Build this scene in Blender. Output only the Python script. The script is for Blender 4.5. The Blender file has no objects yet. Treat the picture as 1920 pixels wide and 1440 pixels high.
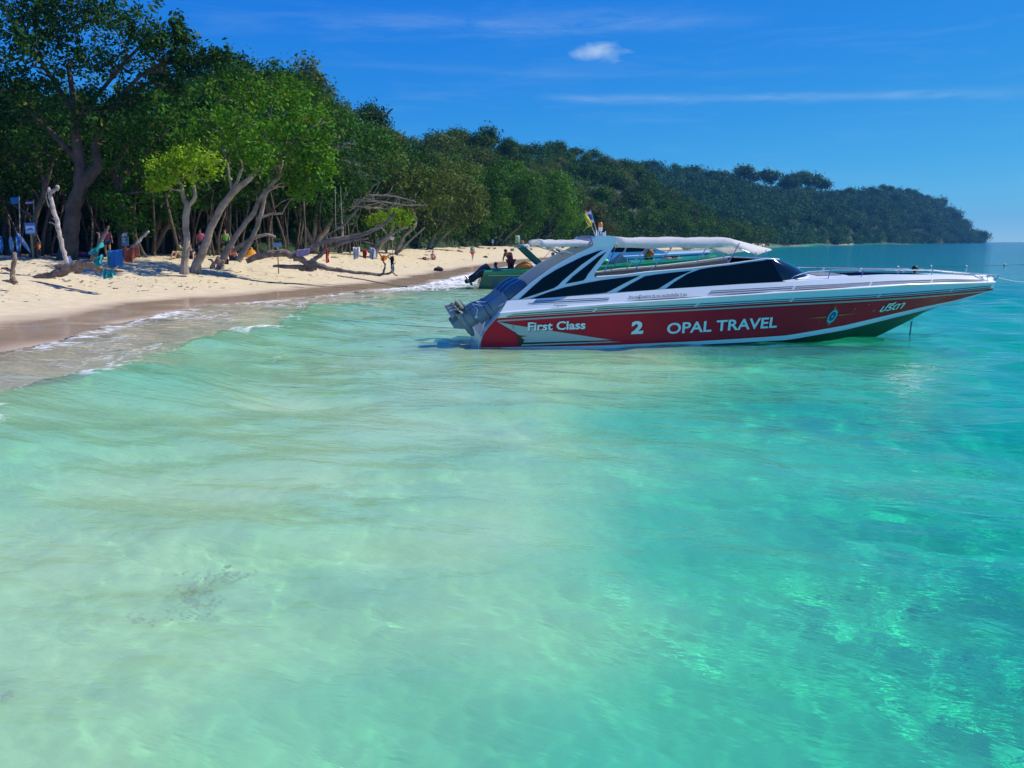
import bpy, bmesh, math, random, numpy as np
from mathutils import Vector, Matrix, Quaternion
sc = bpy.context.scene
COL = sc.collection
random.seed(11); RNG = np.random.default_rng(5)
R_ = math.radians
# ------------------------------------------------------------------ camera
FPX = 1600.0                       # focal length in pixels of the 1920 px wide photograph
TILT = math.atan(267.5 / FPX); CAM_H = 2.4
cd = bpy.data.cameras.new('camera'); cam = bpy.data.objects.new('camera', cd); COL.objects.link(cam)
cd.sensor_width = 36; cd.lens = 30; cd.clip_start = .05; cd.clip_end = 9000
cam.location = (0, 0, CAM_H); cam.rotation_euler = (math.pi / 2 - TILT, 0, 0); sc.camera = cam
# ------------------------------------------------------------------ sky and sun
SUN_EL = R_(45); SUN_AZ = R_(76)
SKY_STRENGTH = .1
w = bpy.data.worlds.new('World'); sc.world = w; w.use_nodes = True
N = w.node_tree.nodes; L = w.node_tree.links
sky = N.new('ShaderNodeTexSky'); sky.sky_type = 'NISHITA'; sky.sun_disc = False
sky.sun_elevation = SUN_EL; sky.sun_rotation = SUN_AZ
sky.air_density = .5; sky.dust_density = 0; sky.ozone_density = 6
def wmath(op, a, b=None, c=None, clamp=False):
    n = N.new('ShaderNodeMath'); n.operation = op; n.use_clamp = clamp
    for i, v in enumerate((a, b, c)):
        if v is None: continue
        if hasattr(v, 'links'): L.new(v, n.inputs[i])
        else: n.inputs[i].default_value = v
    return n.outputs[0]
sp = N.new('ShaderNodeSeparateColor'); L.new(sky.outputs[0], sp.inputs[0])
def grade(o, gain, p):             # a deep tropical blue: per channel gain and power
    return wmath('MULTIPLY', wmath('POWER', wmath('MULTIPLY', o, .1), p), gain * 10)
cb = N.new('ShaderNodeCombineColor')
L.new(grade(sp.outputs[0], .95, 1.72), cb.inputs[0])
L.new(grade(sp.outputs[1], .79, .78), cb.inputs[1])
L.new(grade(sp.outputs[2], .79, .12), cb.inputs[2])
# thin high cloud: soft streaks and one small puff
tc = N.new('ShaderNodeTexCoord'); sx = N.new('ShaderNodeSeparateXYZ'); L.new(tc.outputs['Generated'], sx.inputs[0])
el = wmath('MULTIPLY', wmath('ARCSINE', sx.outputs[2]), 57.2958)
az = wmath('MULTIPLY', wmath('ARCTAN2', sx.outputs[0], sx.outputs[1]), 57.2958)
vec = N.new('ShaderNodeCombineXYZ')
L.new(wmath('MULTIPLY', az, .09), vec.inputs[0]); L.new(wmath('MULTIPLY', el, .75), vec.inputs[1])
def noise(v, scale, detail, rough=.6, dist=0.):
    n = N.new('ShaderNodeTexNoise'); n.inputs['Scale'].default_value = scale; n.inputs['Detail'].default_value = detail
    n.inputs['Roughness'].default_value = rough; n.inputs['Distortion'].default_value = dist
    L.new(v, n.inputs['Vector']); return n.outputs[0]
n1 = noise(vec.outputs[0], 1.0, 6, .62, .5)
v2_ = N.new('ShaderNodeCombineXYZ'); L.new(wmath('MULTIPLY', az, .22), v2_.inputs[0]); L.new(wmath('MULTIPLY', el, 1.3), v2_.inputs[1]); n2_ = noise(v2_.outputs[0], 1.0, 7, .68, .8)
def streak(el0, slope, az0, az1, half, gain):
    d = wmath('SUBTRACT', el, wmath('MULTIPLY_ADD', az, slope, el0))
    d = wmath('ADD', d, wmath('MULTIPLY', wmath('SUBTRACT', n1, .5), half * 3.6))
    g = wmath('EXPONENT', wmath('MULTIPLY', wmath('POWER', wmath('DIVIDE', wmath('ABSOLUTE', d), half), 2), -1))
    f = wmath('MULTIPLY', wmath('SMOOTH_MIN', wmath('DIVIDE', wmath('SUBTRACT', az, az0), 5), 1, .5, True),
              wmath('SMOOTH_MIN', wmath('DIVIDE', wmath('SUBTRACT', az1, az), 8), 1, .5, True), None, True)
    return wmath('MULTIPLY', wmath('MULTIPLY', g, f), wmath('MULTIPLY', wmath('MULTIPLY', wmath('SUBTRACT', n2_, .28), 2.6, None, True), gain))
vp = N.new('ShaderNodeCombineXYZ')
L.new(wmath('MULTIPLY', az, .5), vp.inputs[0]); L.new(wmath('MULTIPLY', el, 1.1), vp.inputs[1])
npf = noise(vp.outputs[0], 1.0, 5, .6)
dpf = wmath('SQRT', wmath('ADD', wmath('POWER', wmath('DIVIDE', wmath('SUBTRACT', az, 5.6), 2.1), 2),
                               wmath('POWER', wmath('DIVIDE', wmath('SUBTRACT', el, 11.7), .62), 2)))
puff = wmath('MULTIPLY', wmath('SUBTRACT', 1.05, wmath('ADD', dpf, wmath('MULTIPLY', wmath('SUBTRACT', npf, .5), 1.9))), .55, None, True)
veil = wmath('MULTIPLY', wmath('SUBTRACT', n1, .52), .30, None, True)
cl = wmath('ADD', veil, puff)
for a in ((13.35, -.012, -13, 17, .42, .17), (9.15, -.030, 1, 32, .26, .24), (10.6, -.03, -14, 22, .25, .06), (13.9, -.01, -2, 14, .4, .08)):
    cl = wmath('ADD', cl, streak(*a))
cl = wmath('MINIMUM', cl, .75)
mx = N.new('ShaderNodeMix'); mx.data_type = 'RGBA'
L.new(cl, mx.inputs['Factor']); L.new(cb.outputs[0], mx.inputs['A']); mx.inputs['B'].default_value = (5.6, 7.2, 8.6, 1)
bg = N['Background']; L.new(mx.outputs['Result'], bg.inputs[0]); bg.inputs[1].default_value = SKY_STRENGTH
sl = bpy.data.lights.new('sun', 'SUN'); sun = bpy.data.objects.new('sun', sl); COL.objects.link(sun)
sl.energy = 5; sl.angle = R_(.55); sl.color = (1, .93, .80)
SUN_DIR = Vector((math.sin(SUN_AZ) * math.cos(SUN_EL), math.cos(SUN_AZ) * math.cos(SUN_EL), math.sin(SUN_EL)))
sun.rotation_euler = SUN_DIR.to_track_quat('Z', 'Y').to_euler()
sl.cycles.is_caustics_light = True          # sunlight is refracted through the waves onto the sea floor
vs = sc.view_settings; vs.view_transform = 'Standard'; vs.look = 'None'; vs.exposure = .1; vs.gamma = 1; vs.use_curve_mapping = False
try:
    sc.cycles.max_bounces = 10; sc.cycles.transparent_max_bounces = 16; sc.cycles.transmission_bounces = 8
    sc.cycles.diffuse_bounces = 3; sc.cycles.glossy_bounces = 3; sc.cycles.volume_bounces = 0
    sc.cycles.sample_clamp_indirect = 6; sc.cycles.use_denoising = True; sc.cycles.blur_glossy = .3
except Exception: pass

# ------------------------------------------------------------------ helpers
def pray(px, py):
    y = -(py - 720) / FPX
    return Vector(((px - 960) / FPX, math.cos(TILT) + y * math.sin(TILT), -math.sin(TILT) + y * math.cos(TILT)))
def ground(px, py, z=0.):                   # the point of height z seen at a pixel of the photograph
    d = pray(px, py); k = (z - CAM_H) / d.z; return Vector((d.x * k, d.y * k, z))
def atY(px, py, Y):                         # the point at depth Y seen at a pixel of the photograph
    d = pray(px, py); k = Y / d.y; return Vector((d.x * k, Y, CAM_H + d.z * k))
MATS = {}
def mat(name, col, rough=.6, metal=0., spec=.5, coat=0., noise_amt=0., noise_scale=8., bump=0., bump_scale=30., trans=0., col2=None, emis=None):
    if name in MATS: return MATS[name]
    m = bpy.data.materials.new(name); m.use_nodes = True; nt = m.node_tree; b = nt.nodes['Principled BSDF']
    b.inputs['Base Color'].default_value = (*col, 1); b.inputs['Roughness'].default_value = rough
    b.inputs['Metallic'].default_value = metal; b.inputs['Specular IOR Level'].default_value = spec; b.inputs['Coat Weight'].default_value = coat
    b.inputs['Coat Roughness'].default_value = .06
    if noise_amt or bump:
        t = nt.nodes.new('ShaderNodeTexCoord'); n = nt.nodes.new('ShaderNodeTexNoise'); n.inputs['Detail'].default_value = 5
        n.inputs['Scale'].default_value = noise_scale; nt.links.new(t.outputs['Object'], n.inputs['Vector'])
        if noise_amt:
            r = nt.nodes.new('ShaderNodeMix'); r.data_type = 'RGBA'
            c2 = col2 or tuple(max(0, c * (1 - noise_amt)) for c in col)
            r.inputs['A'].default_value = (*col, 1); r.inputs['B'].default_value = (*c2, 1)
            mr = nt.nodes.new('ShaderNodeMapRange'); mr.inputs[1].default_value = .35; mr.inputs[2].default_value = .68
            nt.links.new(n.outputs[0], mr.inputs[0]); nt.links.new(mr.outputs[0], r.inputs['Factor']); nt.links.new(r.outputs['Result'], b.inputs['Base Color'])
        if bump:
            n2 = nt.nodes.new('ShaderNodeTexNoise'); n2.inputs['Scale'].default_value = bump_scale; n2.inputs['Detail'].default_value = 4
            nt.links.new(t.outputs['Object'], n2.inputs['Vector']); bp = nt.nodes.new('ShaderNodeBump'); bp.inputs['Strength'].default_value = bump
            bp.inputs['Distance'].default_value = .05; nt.links.new(n2.outputs[0], bp.inputs['Height']); nt.links.new(bp.outputs[0], b.inputs['Normal'])
    if trans:
        tr = nt.nodes.new('ShaderNodeBsdfTranslucent'); tr.inputs[0].default_value = (*col, 1); ms = nt.nodes.new('ShaderNodeMixShader'); ms.inputs[0].default_value = trans
        nt.links.new(b.outputs[0], ms.inputs[1]); nt.links.new(tr.outputs[0], ms.inputs[2]); nt.links.new(ms.outputs[0], nt.nodes['Material Output'].inputs[0])
    MATS[name] = m; return m
def tag(o, label=None, cat=None, group=None, kind=None):
    if label: o['label'] = label
    if cat: o['category'] = cat
    if group: o['group'] = group
    if kind: o['kind'] = kind
    return o
def link(name, me, m=None, parent=None, smooth=None):
    if m is not None: me.materials.append(m)
    if smooth is not None: me.polygons.foreach_set('use_smooth', np.full(len(me.polygons), smooth))
    o = bpy.data.objects.new(name, me); COL.objects.link(o)
    if parent is not None: o.parent = parent
    return o
def empty(name, loc=(0, 0, 0), rz=0.):
    o = bpy.data.objects.new(name, None); COL.objects.link(o); o.location = loc; o.rotation_euler = (0, 0, rz); o.empty_display_size = .2
    return o
def npmesh(name, V, Fq, smooth=True):       # V (n,3), Fq (m,k) constant k
    V = np.asarray(V, np.float32); Fq = np.asarray(Fq, np.int32); k = Fq.shape[1]
    me = bpy.data.meshes.new(name); me.vertices.add(len(V)); me.vertices.foreach_set('co', V.ravel())
    me.loops.add(Fq.size); me.loops.foreach_set('vertex_index', Fq.ravel())
    me.polygons.add(len(Fq)); me.polygons.foreach_set('loop_start', np.arange(0, Fq.size, k, dtype=np.int32))
    me.polygons.foreach_set('use_smooth', np.full(len(Fq), smooth)); me.update(calc_edges=True); return me
class MB:                                   # collects boxes, tubes, lofts into one mesh
    def __init__(s): s.v = []; s.f = []
    def add(s, V, Fs):
        b = len(s.v); s.v += [tuple(p) for p in V]; s.f += [tuple(i + b for i in f) for f in Fs]
    def box(s, c, size, rot=None):
        hx, hy, hz = (q / 2 for q in size); P = [Vector((x, y, z)) for x in (-hx, hx) for y in (-hy, hy) for z in (-hz, hz)]
        if rot is not None: P = [rot @ p for p in P]
        s.add([p + Vector(c) for p in P], [(0, 1, 3, 2), (4, 6, 7, 5), (0, 4, 5, 1), (2, 3, 7, 6), (0, 2, 6, 4), (1, 5, 7, 3)])
    def tube(s, pts, rad, n=8, cap=True):
        pts = [Vector(p) for p in pts]; k = len(pts)
        rad = [rad] * k if not hasattr(rad, '__len__') else list(rad)
        V = []; prev = None
        for i in range(k):
            t = (pts[min(i + 1, k - 1)] - pts[max(i - 1, 0)]).normalized()
            if prev is None: u = t.orthogonal().normalized()
            else:
                u = prev - t * prev.dot(t); u = u.normalized() if u.length > 1e-6 else t.orthogonal().normalized()
            prev = u; q = t.cross(u)
            V += [pts[i] + (u * math.cos(a) + q * math.sin(a)) * rad[i] for a in [2 * math.pi * j / n for j in range(n)]]
        Fs = [(i * n + j, i * n + (j + 1) % n, (i + 1) * n + (j + 1) % n, (i + 1) * n + j) for i in range(k - 1) for j in range(n)]
        if cap: Fs += [tuple(range(n))[::-1], tuple((k - 1) * n + j for j in range(n))]
        s.add(V, Fs)
    def rows(s, rows, close=False):         # loft through rows of equal length
        n = len(rows[0]); V = [p for r in rows for p in r]; e = n if close else n - 1
        s.add(V, [(i * n + j, i * n + (j + 1) % n, (i + 1) * n + (j + 1) % n, (i + 1) * n + j) for i in range(len(rows) - 1) for j in range(e)])
    def lathe(s, prof, c=(0, 0, 0), n=16, rot=None):
        rows = []
        for r, z in prof:
            P = [Vector((r * math.cos(2 * math.pi * j / n), r * math.sin(2 * math.pi * j / n), z)) for j in range(n)]
            rows.append([(rot @ p if rot is not None else p) + Vector(c) for p in P])
        s.rows(rows, True)
    def ball(s, c, r, n=10, m=7):
        r = (r, r, r) if not hasattr(r, '__len__') else r
        s.rows([[Vector((c[0] + r[0] * math.sin(t) * math.cos(p), c[1] + r[1] * math.sin(t) * math.sin(p), c[2] + r[2] * math.cos(t))) for p in [2 * math.pi * j / n for j in range(n)]]
                for t in [max(.02, min(math.pi - .02, math.pi * i / m)) for i in range(m + 1)]], True)
    def build(s, name, m=None, parent=None, smooth=True, sharp=None):
        me = bpy.data.meshes.new(name); me.from_pydata(s.v, [], s.f); me.update()
        bm = bmesh.new(); bm.from_mesh(me); bmesh.ops.recalc_face_normals(bm, faces=bm.faces[:]); bm.to_mesh(me); bm.free()
        if smooth:
            me.polygons.foreach_set('use_smooth', np.ones(len(me.polygons), bool))
            try: me.set_sharp_from_angle(angle=R_(sharp or 38))
            except Exception: pass
        return link(name, me, m, parent)
def setmat(o, nodes_fn): pass
class NT:                                   # small node-tree writer for materials
    def __init__(s, name):
        s.m = bpy.data.materials.new(name); s.m.use_nodes = True; s.t = s.m.node_tree; s.p = s.t.nodes['Principled BSDF']; s.o = s.t.nodes['Material Output']
    def n(s, typ, ins=None, **kw):
        q = s.t.nodes.new('ShaderNode' + typ)
        for k, v in kw.items(): setattr(q, k, v)
        for k, v in (ins or {}).items(): s.set(q, k, v)
        return q
    def set(s, q, k, v):
        i = q.inputs[k]
        if hasattr(v, 'links'): s.t.links.new(v, i)
        elif hasattr(v, 'outputs'): s.t.links.new(v.outputs[0], i)
        else: i.default_value = v
    def math(s, op, a, b=None, clamp=False):
        q = s.n('Math', {0: a}, operation=op, use_clamp=clamp)
        if b is not None: s.set(q, 1, b)
        return q.outputs[0]
    def mix(s, f, a, b):
        q = s.n('Mix', data_type='RGBA'); s.set(q, 'Factor', f); s.set(q, 'A', a); s.set(q, 'B', b); return q.outputs['Result']
    def noise(s, vec, scale, detail=4, rough=.55, dist=0.):
        q = s.n('TexNoise', {'Scale': scale, 'Detail': detail, 'Roughness': rough, 'Distortion': dist})
        if vec is not None: s.set(q, 'Vector', vec)
        return q.outputs[0]
    def ramp(s, v, a, b, c=0., d=1.):
        q = s.n('MapRange', {0: v, 1: a, 2: b, 3: c, 4: d}); return q.outputs[0]
# ------------------------------------------------------------------ shore, sea floor, water
EDGE = [(-700, 860), (-300, 735), (0, 660), (120, 634), (190, 612), (300, 587), (390, 572), (535, 562), (655, 547), (770, 537), (900, 508), (1000, 490), (1150, 475), (1300, 468), (1450, 462.3), (1560, 459.6), (1700, 457), (1845, 455.2)]
SH = np.array([tuple(ground(*p))[:2] for p in EDGE]); SH = np.vstack([[(-20, -60)], SH, [(SH[-1][0] + 30, SH[-1][1] + 500)]])
def sdist(X, Y):
    best = np.full(X.shape, 1e9); sg = np.ones(X.shape)
    for a, b in zip(SH[:-1], SH[1:]):
        ex, ey = b - a; t = np.clip(((X - a[0]) * ex + (Y - a[1]) * ey) / (ex * ex + ey * ey), 0, 1)
        dx = X - a[0] - t * ex; dy = Y - a[1] - t * ey; dd = np.hypot(dx, dy); c = (X - a[0]) * ey - (Y - a[1]) * ex
        m = dd < best; best[m] = dd[m]; sg[m] = np.sign(c[m])
    return best * sg
def crest_s(Y): return np.interp(Y, [11, 15, 22, 30, 36, 42], [3.5, 4.0, 4.9, 5.4, 3.4, 2.6])
def vnoise(X, Y, seed, n=14, l0=1., l1=6.):      # smooth pseudo noise from a few sines
    g = np.random.default_rng(seed); Z = np.zeros_like(X)
    for _ in range(n):
        l = math.exp(g.uniform(math.log(l0), math.log(l1))); a = g.uniform(0, 6.283); p = g.uniform(0, 6.283)
        Z += np.sin(2 * math.pi / l * (X * math.cos(a) + Y * math.sin(a)) + p)
    return np.clip(Z / math.sqrt(n), -1.4, 1.4)
def floor_z(X, Y):
    s = sdist(X, Y); s2 = np.where(s > 0, s * 4.2 / crest_s(Y), s); s2 = s2 + np.clip((s - 7) / 3, 0, 1) * (.6 * vnoise(X, Y, 17, 10, 2.5, 9) - np.clip(.16 * (Y - 4), -.3, 1.6))
    d = np.interp(s2, [-400, -60, -18, -11.5, -5, -1.5, 0, 3.3, 4.4, 6, 9, 11.0, 12.5, 14.8, 19, 30, 60, 140, 400],
                  [3.0, 1.75, 1.55, 1.32, .34, .07, 0, -.13, -.48, -.58, -.46, -.58, -.86, -1.55, -2.3, -2.9, -4.0, -6, -9])
    d = d + np.where(s > 4, .06 * vnoise(X, Y, 1, 10, 1.5, 5) * np.clip((s - 4) / 4, 0, 1), 0)
    d = d + np.where(s > 9, .20 * vnoise(X, Y, 7, 12, 4, 14) * np.clip((s - 9) / 8, 0, 1) * np.clip(60 / (s + 1), 0, 1), 0)
    dry = np.clip((-s - 5) / 6, 0, 1)
    d = d + dry * .035 * vnoise(X, Y, 2, 16, .5, 2.2) + dry * .05 * vnoise(X, Y, 4, 10, 2.5, 8)
    d = d + np.where(s < 1, .02 * vnoise(X, Y, 3, 10, 2, 7), 0)
    return np.where(s > 4.4, np.minimum(d, -.12), d), s
def polar(r0, r1, nr, amax, na, mixl=.25):
    u = np.linspace(0, 1, nr); r = 1 / (1 / r0 + u * (1 / r1 - 1 / r0)); rl = r0 * (r1 / r0) ** u
    r = np.exp(np.log(r) * (1 - mixl) + np.log(rl) * mixl)
    t = np.linspace(-1, 1, na); a = amax * (.62 * t + .38 * t ** 3)
    Rr, A = np.meshgrid(r, a, indexing='ij'); return Rr * np.sin(A), Rr * np.cos(A), Rr
def gridmesh(name, X, Y, Z):
    nr, na = X.shape; i = np.arange((nr - 1) * na).reshape(nr - 1, na)[:, :-1].ravel()
    return npmesh(name, np.stack([X, Y, Z], -1).reshape(-1, 3), np.stack([i, i + 1, i + na + 1, i + na], -1))
def attr(me, name, a):
    at = me.attributes.new(name, 'FLOAT', 'POINT'); at.data.foreach_set('value', np.asarray(a, np.float32).ravel())
def attrc(me, name, a):
    at = me.attributes.new(name, 'FLOAT_COLOR', 'POINT'); c = np.ones((a.shape[0], 4), np.float32); c[:, :3] = a; at.data.foreach_set('color', c.ravel())
AMAX = R_(100)
X, Y, Rr = polar(1.0, 3000, 520, AMAX, 620)
Z, S = floor_z(X, Y)
sand_me = gridmesh('sand', X, Y, Z)
attr(sand_me, 'shore', S)
g = NT('sand')
geo = g.n('NewGeometry'); pos = geo.outputs['Position']; zz = g.n('SeparateXYZ', {0: pos}).outputs[2]
sh_ = g.n('Attribute', attribute_name='shore').outputs['Fac']
nA = g.noise(pos, .55, 5, .6); nB = g.noise(pos, 9., 5, .65); nC = g.noise(pos, 2.2, 5, .6)
dry = g.mix(g.ramp(nC, .3, .72), (.67, .58, .385, 1), (.55, .46, .30, 1))
dry = g.mix(g.ramp(nB, .62, .74, 0, .55), dry, (.26, .20, .14, 1))
under = g.mix(g.ramp(nC, .3, .75), (.88, .85, .66, 1), (.72, .71, .55, 1))  # paler below water: backscatter and missing refracted sunlight put into the sand colour
wet = g.mix(g.ramp(nA, .3, .7), (.40, .285, .18, 1), (.48, .36, .25, 1))
wetf = g.ramp(g.math('ADD', zz, g.math('MULTIPLY', g.math('SUBTRACT', nA, .5), .10)), .20, .11)
uf = g.ramp(zz, .0, -.10)
c = g.mix(wetf, dry, wet); c = g.mix(uf, c, under)
soil = g.mix(g.ramp(nC, .3, .7), (.16, .115, .075, 1), (.07, .06, .035, 1))
c = g.mix(g.ramp(g.math('ADD', sh_, g.math('MULTIPLY', g.math('SUBTRACT', nA, .5), 8.)), -19., -25.), c, soil)
g.set(g.p, 'Base Color', c); wg = g.math('MULTIPLY', wetf, g.ramp(zz, -.06, .02)); g.set(g.p, 'Roughness', g.mix(wg, (.95, .95, .95, 1), (.13, .13, .13, 1))); g.set(g.p, 'Specular IOR Level', g.math('MULTIPLY', wg, .4))
bp = g.n('Bump', {'Height': g.math('ADD', nB, g.math('MULTIPLY', nC, 1.5)), 'Distance': .05, 'Strength': g.ramp(zz, .2, .5, .03, .75)}); g.set(g.p, 'Normal', bp)
sand = link('sand', sand_me, g.m); tag(sand, kind='structure'); sand.cycles.is_caustics_receiver = True

# --- the sea: displaced waves, tinted by the depth of water below each point
X, Y, Rr = polar(1.3, 3000, 640, AMAX, 1150)
FZ, S = floor_z(X, Y)
def waves(X, Y, Rr, S):
    g = np.random.default_rng(3); Z = np.zeros_like(X); spc = np.maximum(Rr * 2 * AMAX * .62 / 1150, Rr * Rr * .0012 * .35)
    far = np.clip((Rr - 14) / 30, 0, 1)
    for l in np.exp(np.linspace(math.log(.16), math.log(5.5), 76)):
        th = R_(248) + g.normal(0, .55); k = 2 * math.pi / l; amp = .0019 * l ** 1.02 * (1 + .9 * far)
        amp *= float(np.interp(l, [.16, .4, .7, 1.4, 2.5, 5], [.7, .9, 1.6, 2.0, 1.6, 1.1]))
        ph = g.uniform(0, 6.28)
        q = np.sin(k * (X * math.cos(th) + Y * math.sin(th)) + ph + .8 * np.sin(.31 * k * (X * math.sin(th) - Y * math.cos(th)) + ph * 3))
        q = q + .25 * (q * q - .5)
        Z += amp * q * np.clip((l / spc - 2.2) / 2, 0, 1)
    return Z
Z = waves(X, Y, Rr, S)
group_ = .75 + .35 * np.clip(vnoise(X, Y, 12, 9, 3, 9), -1, 1)
SC = crest_s(Y) + .35 * vnoise(X, Y, 21, 6, 3, 9) * np.interp(Y, [9, 14], [1, 1])
ds = S - SC
hc = .46 * np.interp(Y, [5, 10, 14, 24, 30, 36], [.5, .9, 1., .8, .35, 0]) * (.75 + .3 * vnoise(X * .0, Y, 31, 6, 3, 8))
cr = np.where(ds < 0, np.exp(-(ds / .30) ** 2), np.exp(-(ds / 1.7) ** 2)) * np.clip(hc, 0, 1)
Z = Z * group_ * np.clip(S / 4.5, .34, 1) + cr
Z = np.where(S < .12, FZ - .05, np.where(S < 3, np.maximum(Z, FZ + .03), Z))
water_me = gridmesh('sea_water', X, Y, Z)
depth = np.clip(Z - FZ, 0, 12).ravel()
depth = depth + np.clip((Rr.ravel() - 25) / 60, 0, 1) * np.clip((S.ravel() - 6) / 20, 0, 1) * 1.5
KA = np.array([1.0, .070, .075]); tint = np.exp(-depth[:, None] * KA[None, :])
tint[:, 2] *= np.exp(-.52 * np.minimum(depth, .6))
farb = np.clip((depth - 2.5) / 6, 0, 1)[:, None]
tint = tint * (1 - farb * np.array([0, .30, .0]))
attrc(water_me, 'tint', tint)
dv = depth[:, None]; veil = np.where(dv < 1.15, np.array([.84, .98, .55]) + (np.array([.14, .60, .46]) - np.array([.84, .98, .55])) * dv / 1.15, np.array([.14, .60, .46]) + (np.array([.0, .38, .42]) - np.array([.14, .60, .46])) * np.clip((dv - 1.15) / 1.2, 0, 1))
veil = veil + (np.array([.0, .20, .34]) - veil) * np.clip((dv - 2.6) / 4, 0, 1); thin = np.exp(-((S.ravel() - 2.2) / 2.0) ** 2) * np.clip(depth / .05, 0, 1); veil = veil + (np.array([.60, .55, .38]) - veil) * np.clip(thin, 0, 1)[:, None]; attrc(water_me, 'veil', veil); attr(water_me, 'turbid', np.maximum(np.interp(depth, [0, .3, .7, 1.3, 2.2], [0, .46, .42, .34, .24]), .40 * thin))
swash = np.exp(-((S - .45) / .38) ** 2) * .52 + np.exp(-((S - 1.7) / 1.3) ** 2) * .36 + np.exp(-((S - 3.2) / .6) ** 2) * .22
foam = swash * np.clip(1.1 + .5 * vnoise(X, Y, 41, 8, 2, 8), 0, 1.5)
along = np.clip(.25 + 1.15 * vnoise(X * 0, Y, 46, 7, 2.0, 6), 0, 1.1) * np.interp(Y, [6, 10, 24, 27], [1, 1, .9, 0])
foam = foam + np.where(ds < 0, np.exp(-((ds + .1) / .28) ** 2), np.exp(-(ds / .55) ** 2)) * along * 1.0
foam = foam + np.exp(-((S - 1.6) / 1.9) ** 2) * np.interp(Y, [40, 48, 75, 95], [0, .62, .62, .15])
foam = foam + np.exp(-(ds - 2.2) ** 2 / .8) * .34 * np.clip(vnoise(X, Y, 52, 8, 1.5, 6), 0, 1) * np.interp(Y, [8, 11, 20, 24], [0, 1, 1, 0])
attr(water_me, 'foam', foam)
g = NT('sea_water'); g.t.nodes.remove(g.p)
pos = g.n('NewGeometry').outputs['Position']
tn = g.n('Attribute', attribute_name='tint').outputs['Color']; fo = g.n('Attribute', attribute_name='foam').outputs['Fac']
mpw = g.n('Mapping', {'Vector': g.n('Mapping', {'Vector': pos, 'Rotation': (0, 0, R_(22))}), 'Scale': (.42, 1.0, 1.0)})
cdist = g.n('CameraData').outputs['View Distance']
hgt = g.math('ADD', g.math('ADD', g.math('MULTIPLY', g.noise(mpw, 2.9, 4, .62, .35), .040), g.math('MULTIPLY', g.noise(mpw, 7.5, 3, .55, .3), .013)), g.math('MULTIPLY', g.noise(mpw, 1.15, 3, .55, .4), g.ramp(cdist, 12., 60., .05, .20)))
bpn = g.n('Bump', {'Height': hgt, 'Distance': 1., 'Strength': g.ramp(cdist, 3., 16., .45, 1.)})
rf = g.n('BsdfRefraction', {'Color': tn, 'Roughness': 0., 'IOR': 1.33, 'Normal': bpn})
gl = g.n('BsdfGlossy', {'Color': (1, 1, 1, 1), 'Roughness': .05, 'Normal': bpn})
geo = g.n('NewGeometry'); dt = g.n('VectorMath', {0: geo.outputs['Incoming'], 1: bpn.outputs[0]}, operation='DOT_PRODUCT')
gr = g.math('POWER', g.math('SUBTRACT', 1., g.math('ABSOLUTE', dt.outputs['Value'])), 5.)
fr = g.math('ADD', .018, g.math('MULTIPLY', gr, .85))
sed = g.n('BsdfDiffuse', {'Color': g.n('Attribute', attribute_name='veil').outputs['Color'], 'Normal': bpn})
m0 = g.n('MixShader', {0: g.n('Attribute', attribute_name='turbid').outputs['Fac'], 1: rf, 2: sed})      # fine suspended sand scatters light back
m1 = g.n('MixShader', {0: fr, 1: m0, 2: gl})
mp = g.n('Mapping', {'Vector': pos, 'Rotation': (0, 0, R_(-16)), 'Scale': (1.0, .28, 1.0)})
vo = g.n('TexVoronoi', {'Vector': g.n('VectorMath', {0: mp, 1: g.n('VectorMath', {0: g.n('TexNoise', {'Vector': pos, 'Scale': 1.6, 'Detail': 4}).outputs['Color'], 1: (.9, .9, .9)}, operation='MULTIPLY')}, operation='ADD'), 'Scale': 2.1}, feature='DISTANCE_TO_EDGE')
lace = g.ramp(vo.outputs['Distance'], 0., .22, 0., .75)
fn = g.math('ADD', g.math('MULTIPLY', g.noise(mp, 3.2, 7, .74, .8), .75), g.math('MULTIPLY', lace, .55))
ff = g.ramp(g.math('SUBTRACT', fo, g.math('MULTIPLY', fn, 1.45)), -.30, .30)
df = g.n('BsdfDiffuse', {'Color': (.82, .85, .86, 1)})
m2 = g.n('MixShader', {0: g.math('MULTIPLY', ff, .92), 1: m1, 2: df})
g.t.links.new(m2.outputs[0], g.o.inputs[0])
water = link('sea_water', water_me, g.m); tag(water, kind='structure'); water.cycles.is_caustics_caster = True
# --- air
hz = MB(); hz.box((0, 0, 48), (6600, 6600, 124)); hz = hz.build('haze', None, None, False)
g = NT('haze'); g.t.nodes.remove(g.p); v = g.n('VolumePrincipled', {'Density': .00016, 'Color': (.12, .46, 1., 1)}); g.t.links.new(v.outputs[0], g.o.inputs[1]); hz.data.materials.append(g.m); tag(hz, kind='stuff')
# ------------------------------------------------------------------ trees and hills
def leaf_mat(name, a, b, trans=.20, spec=.09):
    g = NT(name); tone = g.n('Attribute', attribute_name='tone').outputs['Fac']; oi = g.n('ObjectInfo').outputs['Random']
    f = g.math('ADD', g.math('MULTIPLY', tone, .75), g.math('MULTIPLY', oi, .25))
    c = g.mix(f, (*a, 1), (*b, 1)); c = g.mix(g.ramp(tone, 1.3, 1.5), c, (.20, .16, .02, 1))      # a few yellowing leaves
    g.set(g.p, 'Base Color', c); g.set(g.p, 'Roughness', .6); g.set(g.p, 'Specular IOR Level', spec)
    tr = g.n('BsdfTranslucent', {0: g.mix(1., c, c)})
    br = g.n('HueSaturation', {'Hue': .478, 'Saturation': 1.05, 'Value': 1.35, 'Color': c}); g.set(tr, 0, br)
    ms = g.n('MixShader', {0: trans, 1: g.p, 2: tr}); g.t.links.new(ms.outputs[0], g.o.inputs[0]); return g.m
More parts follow.
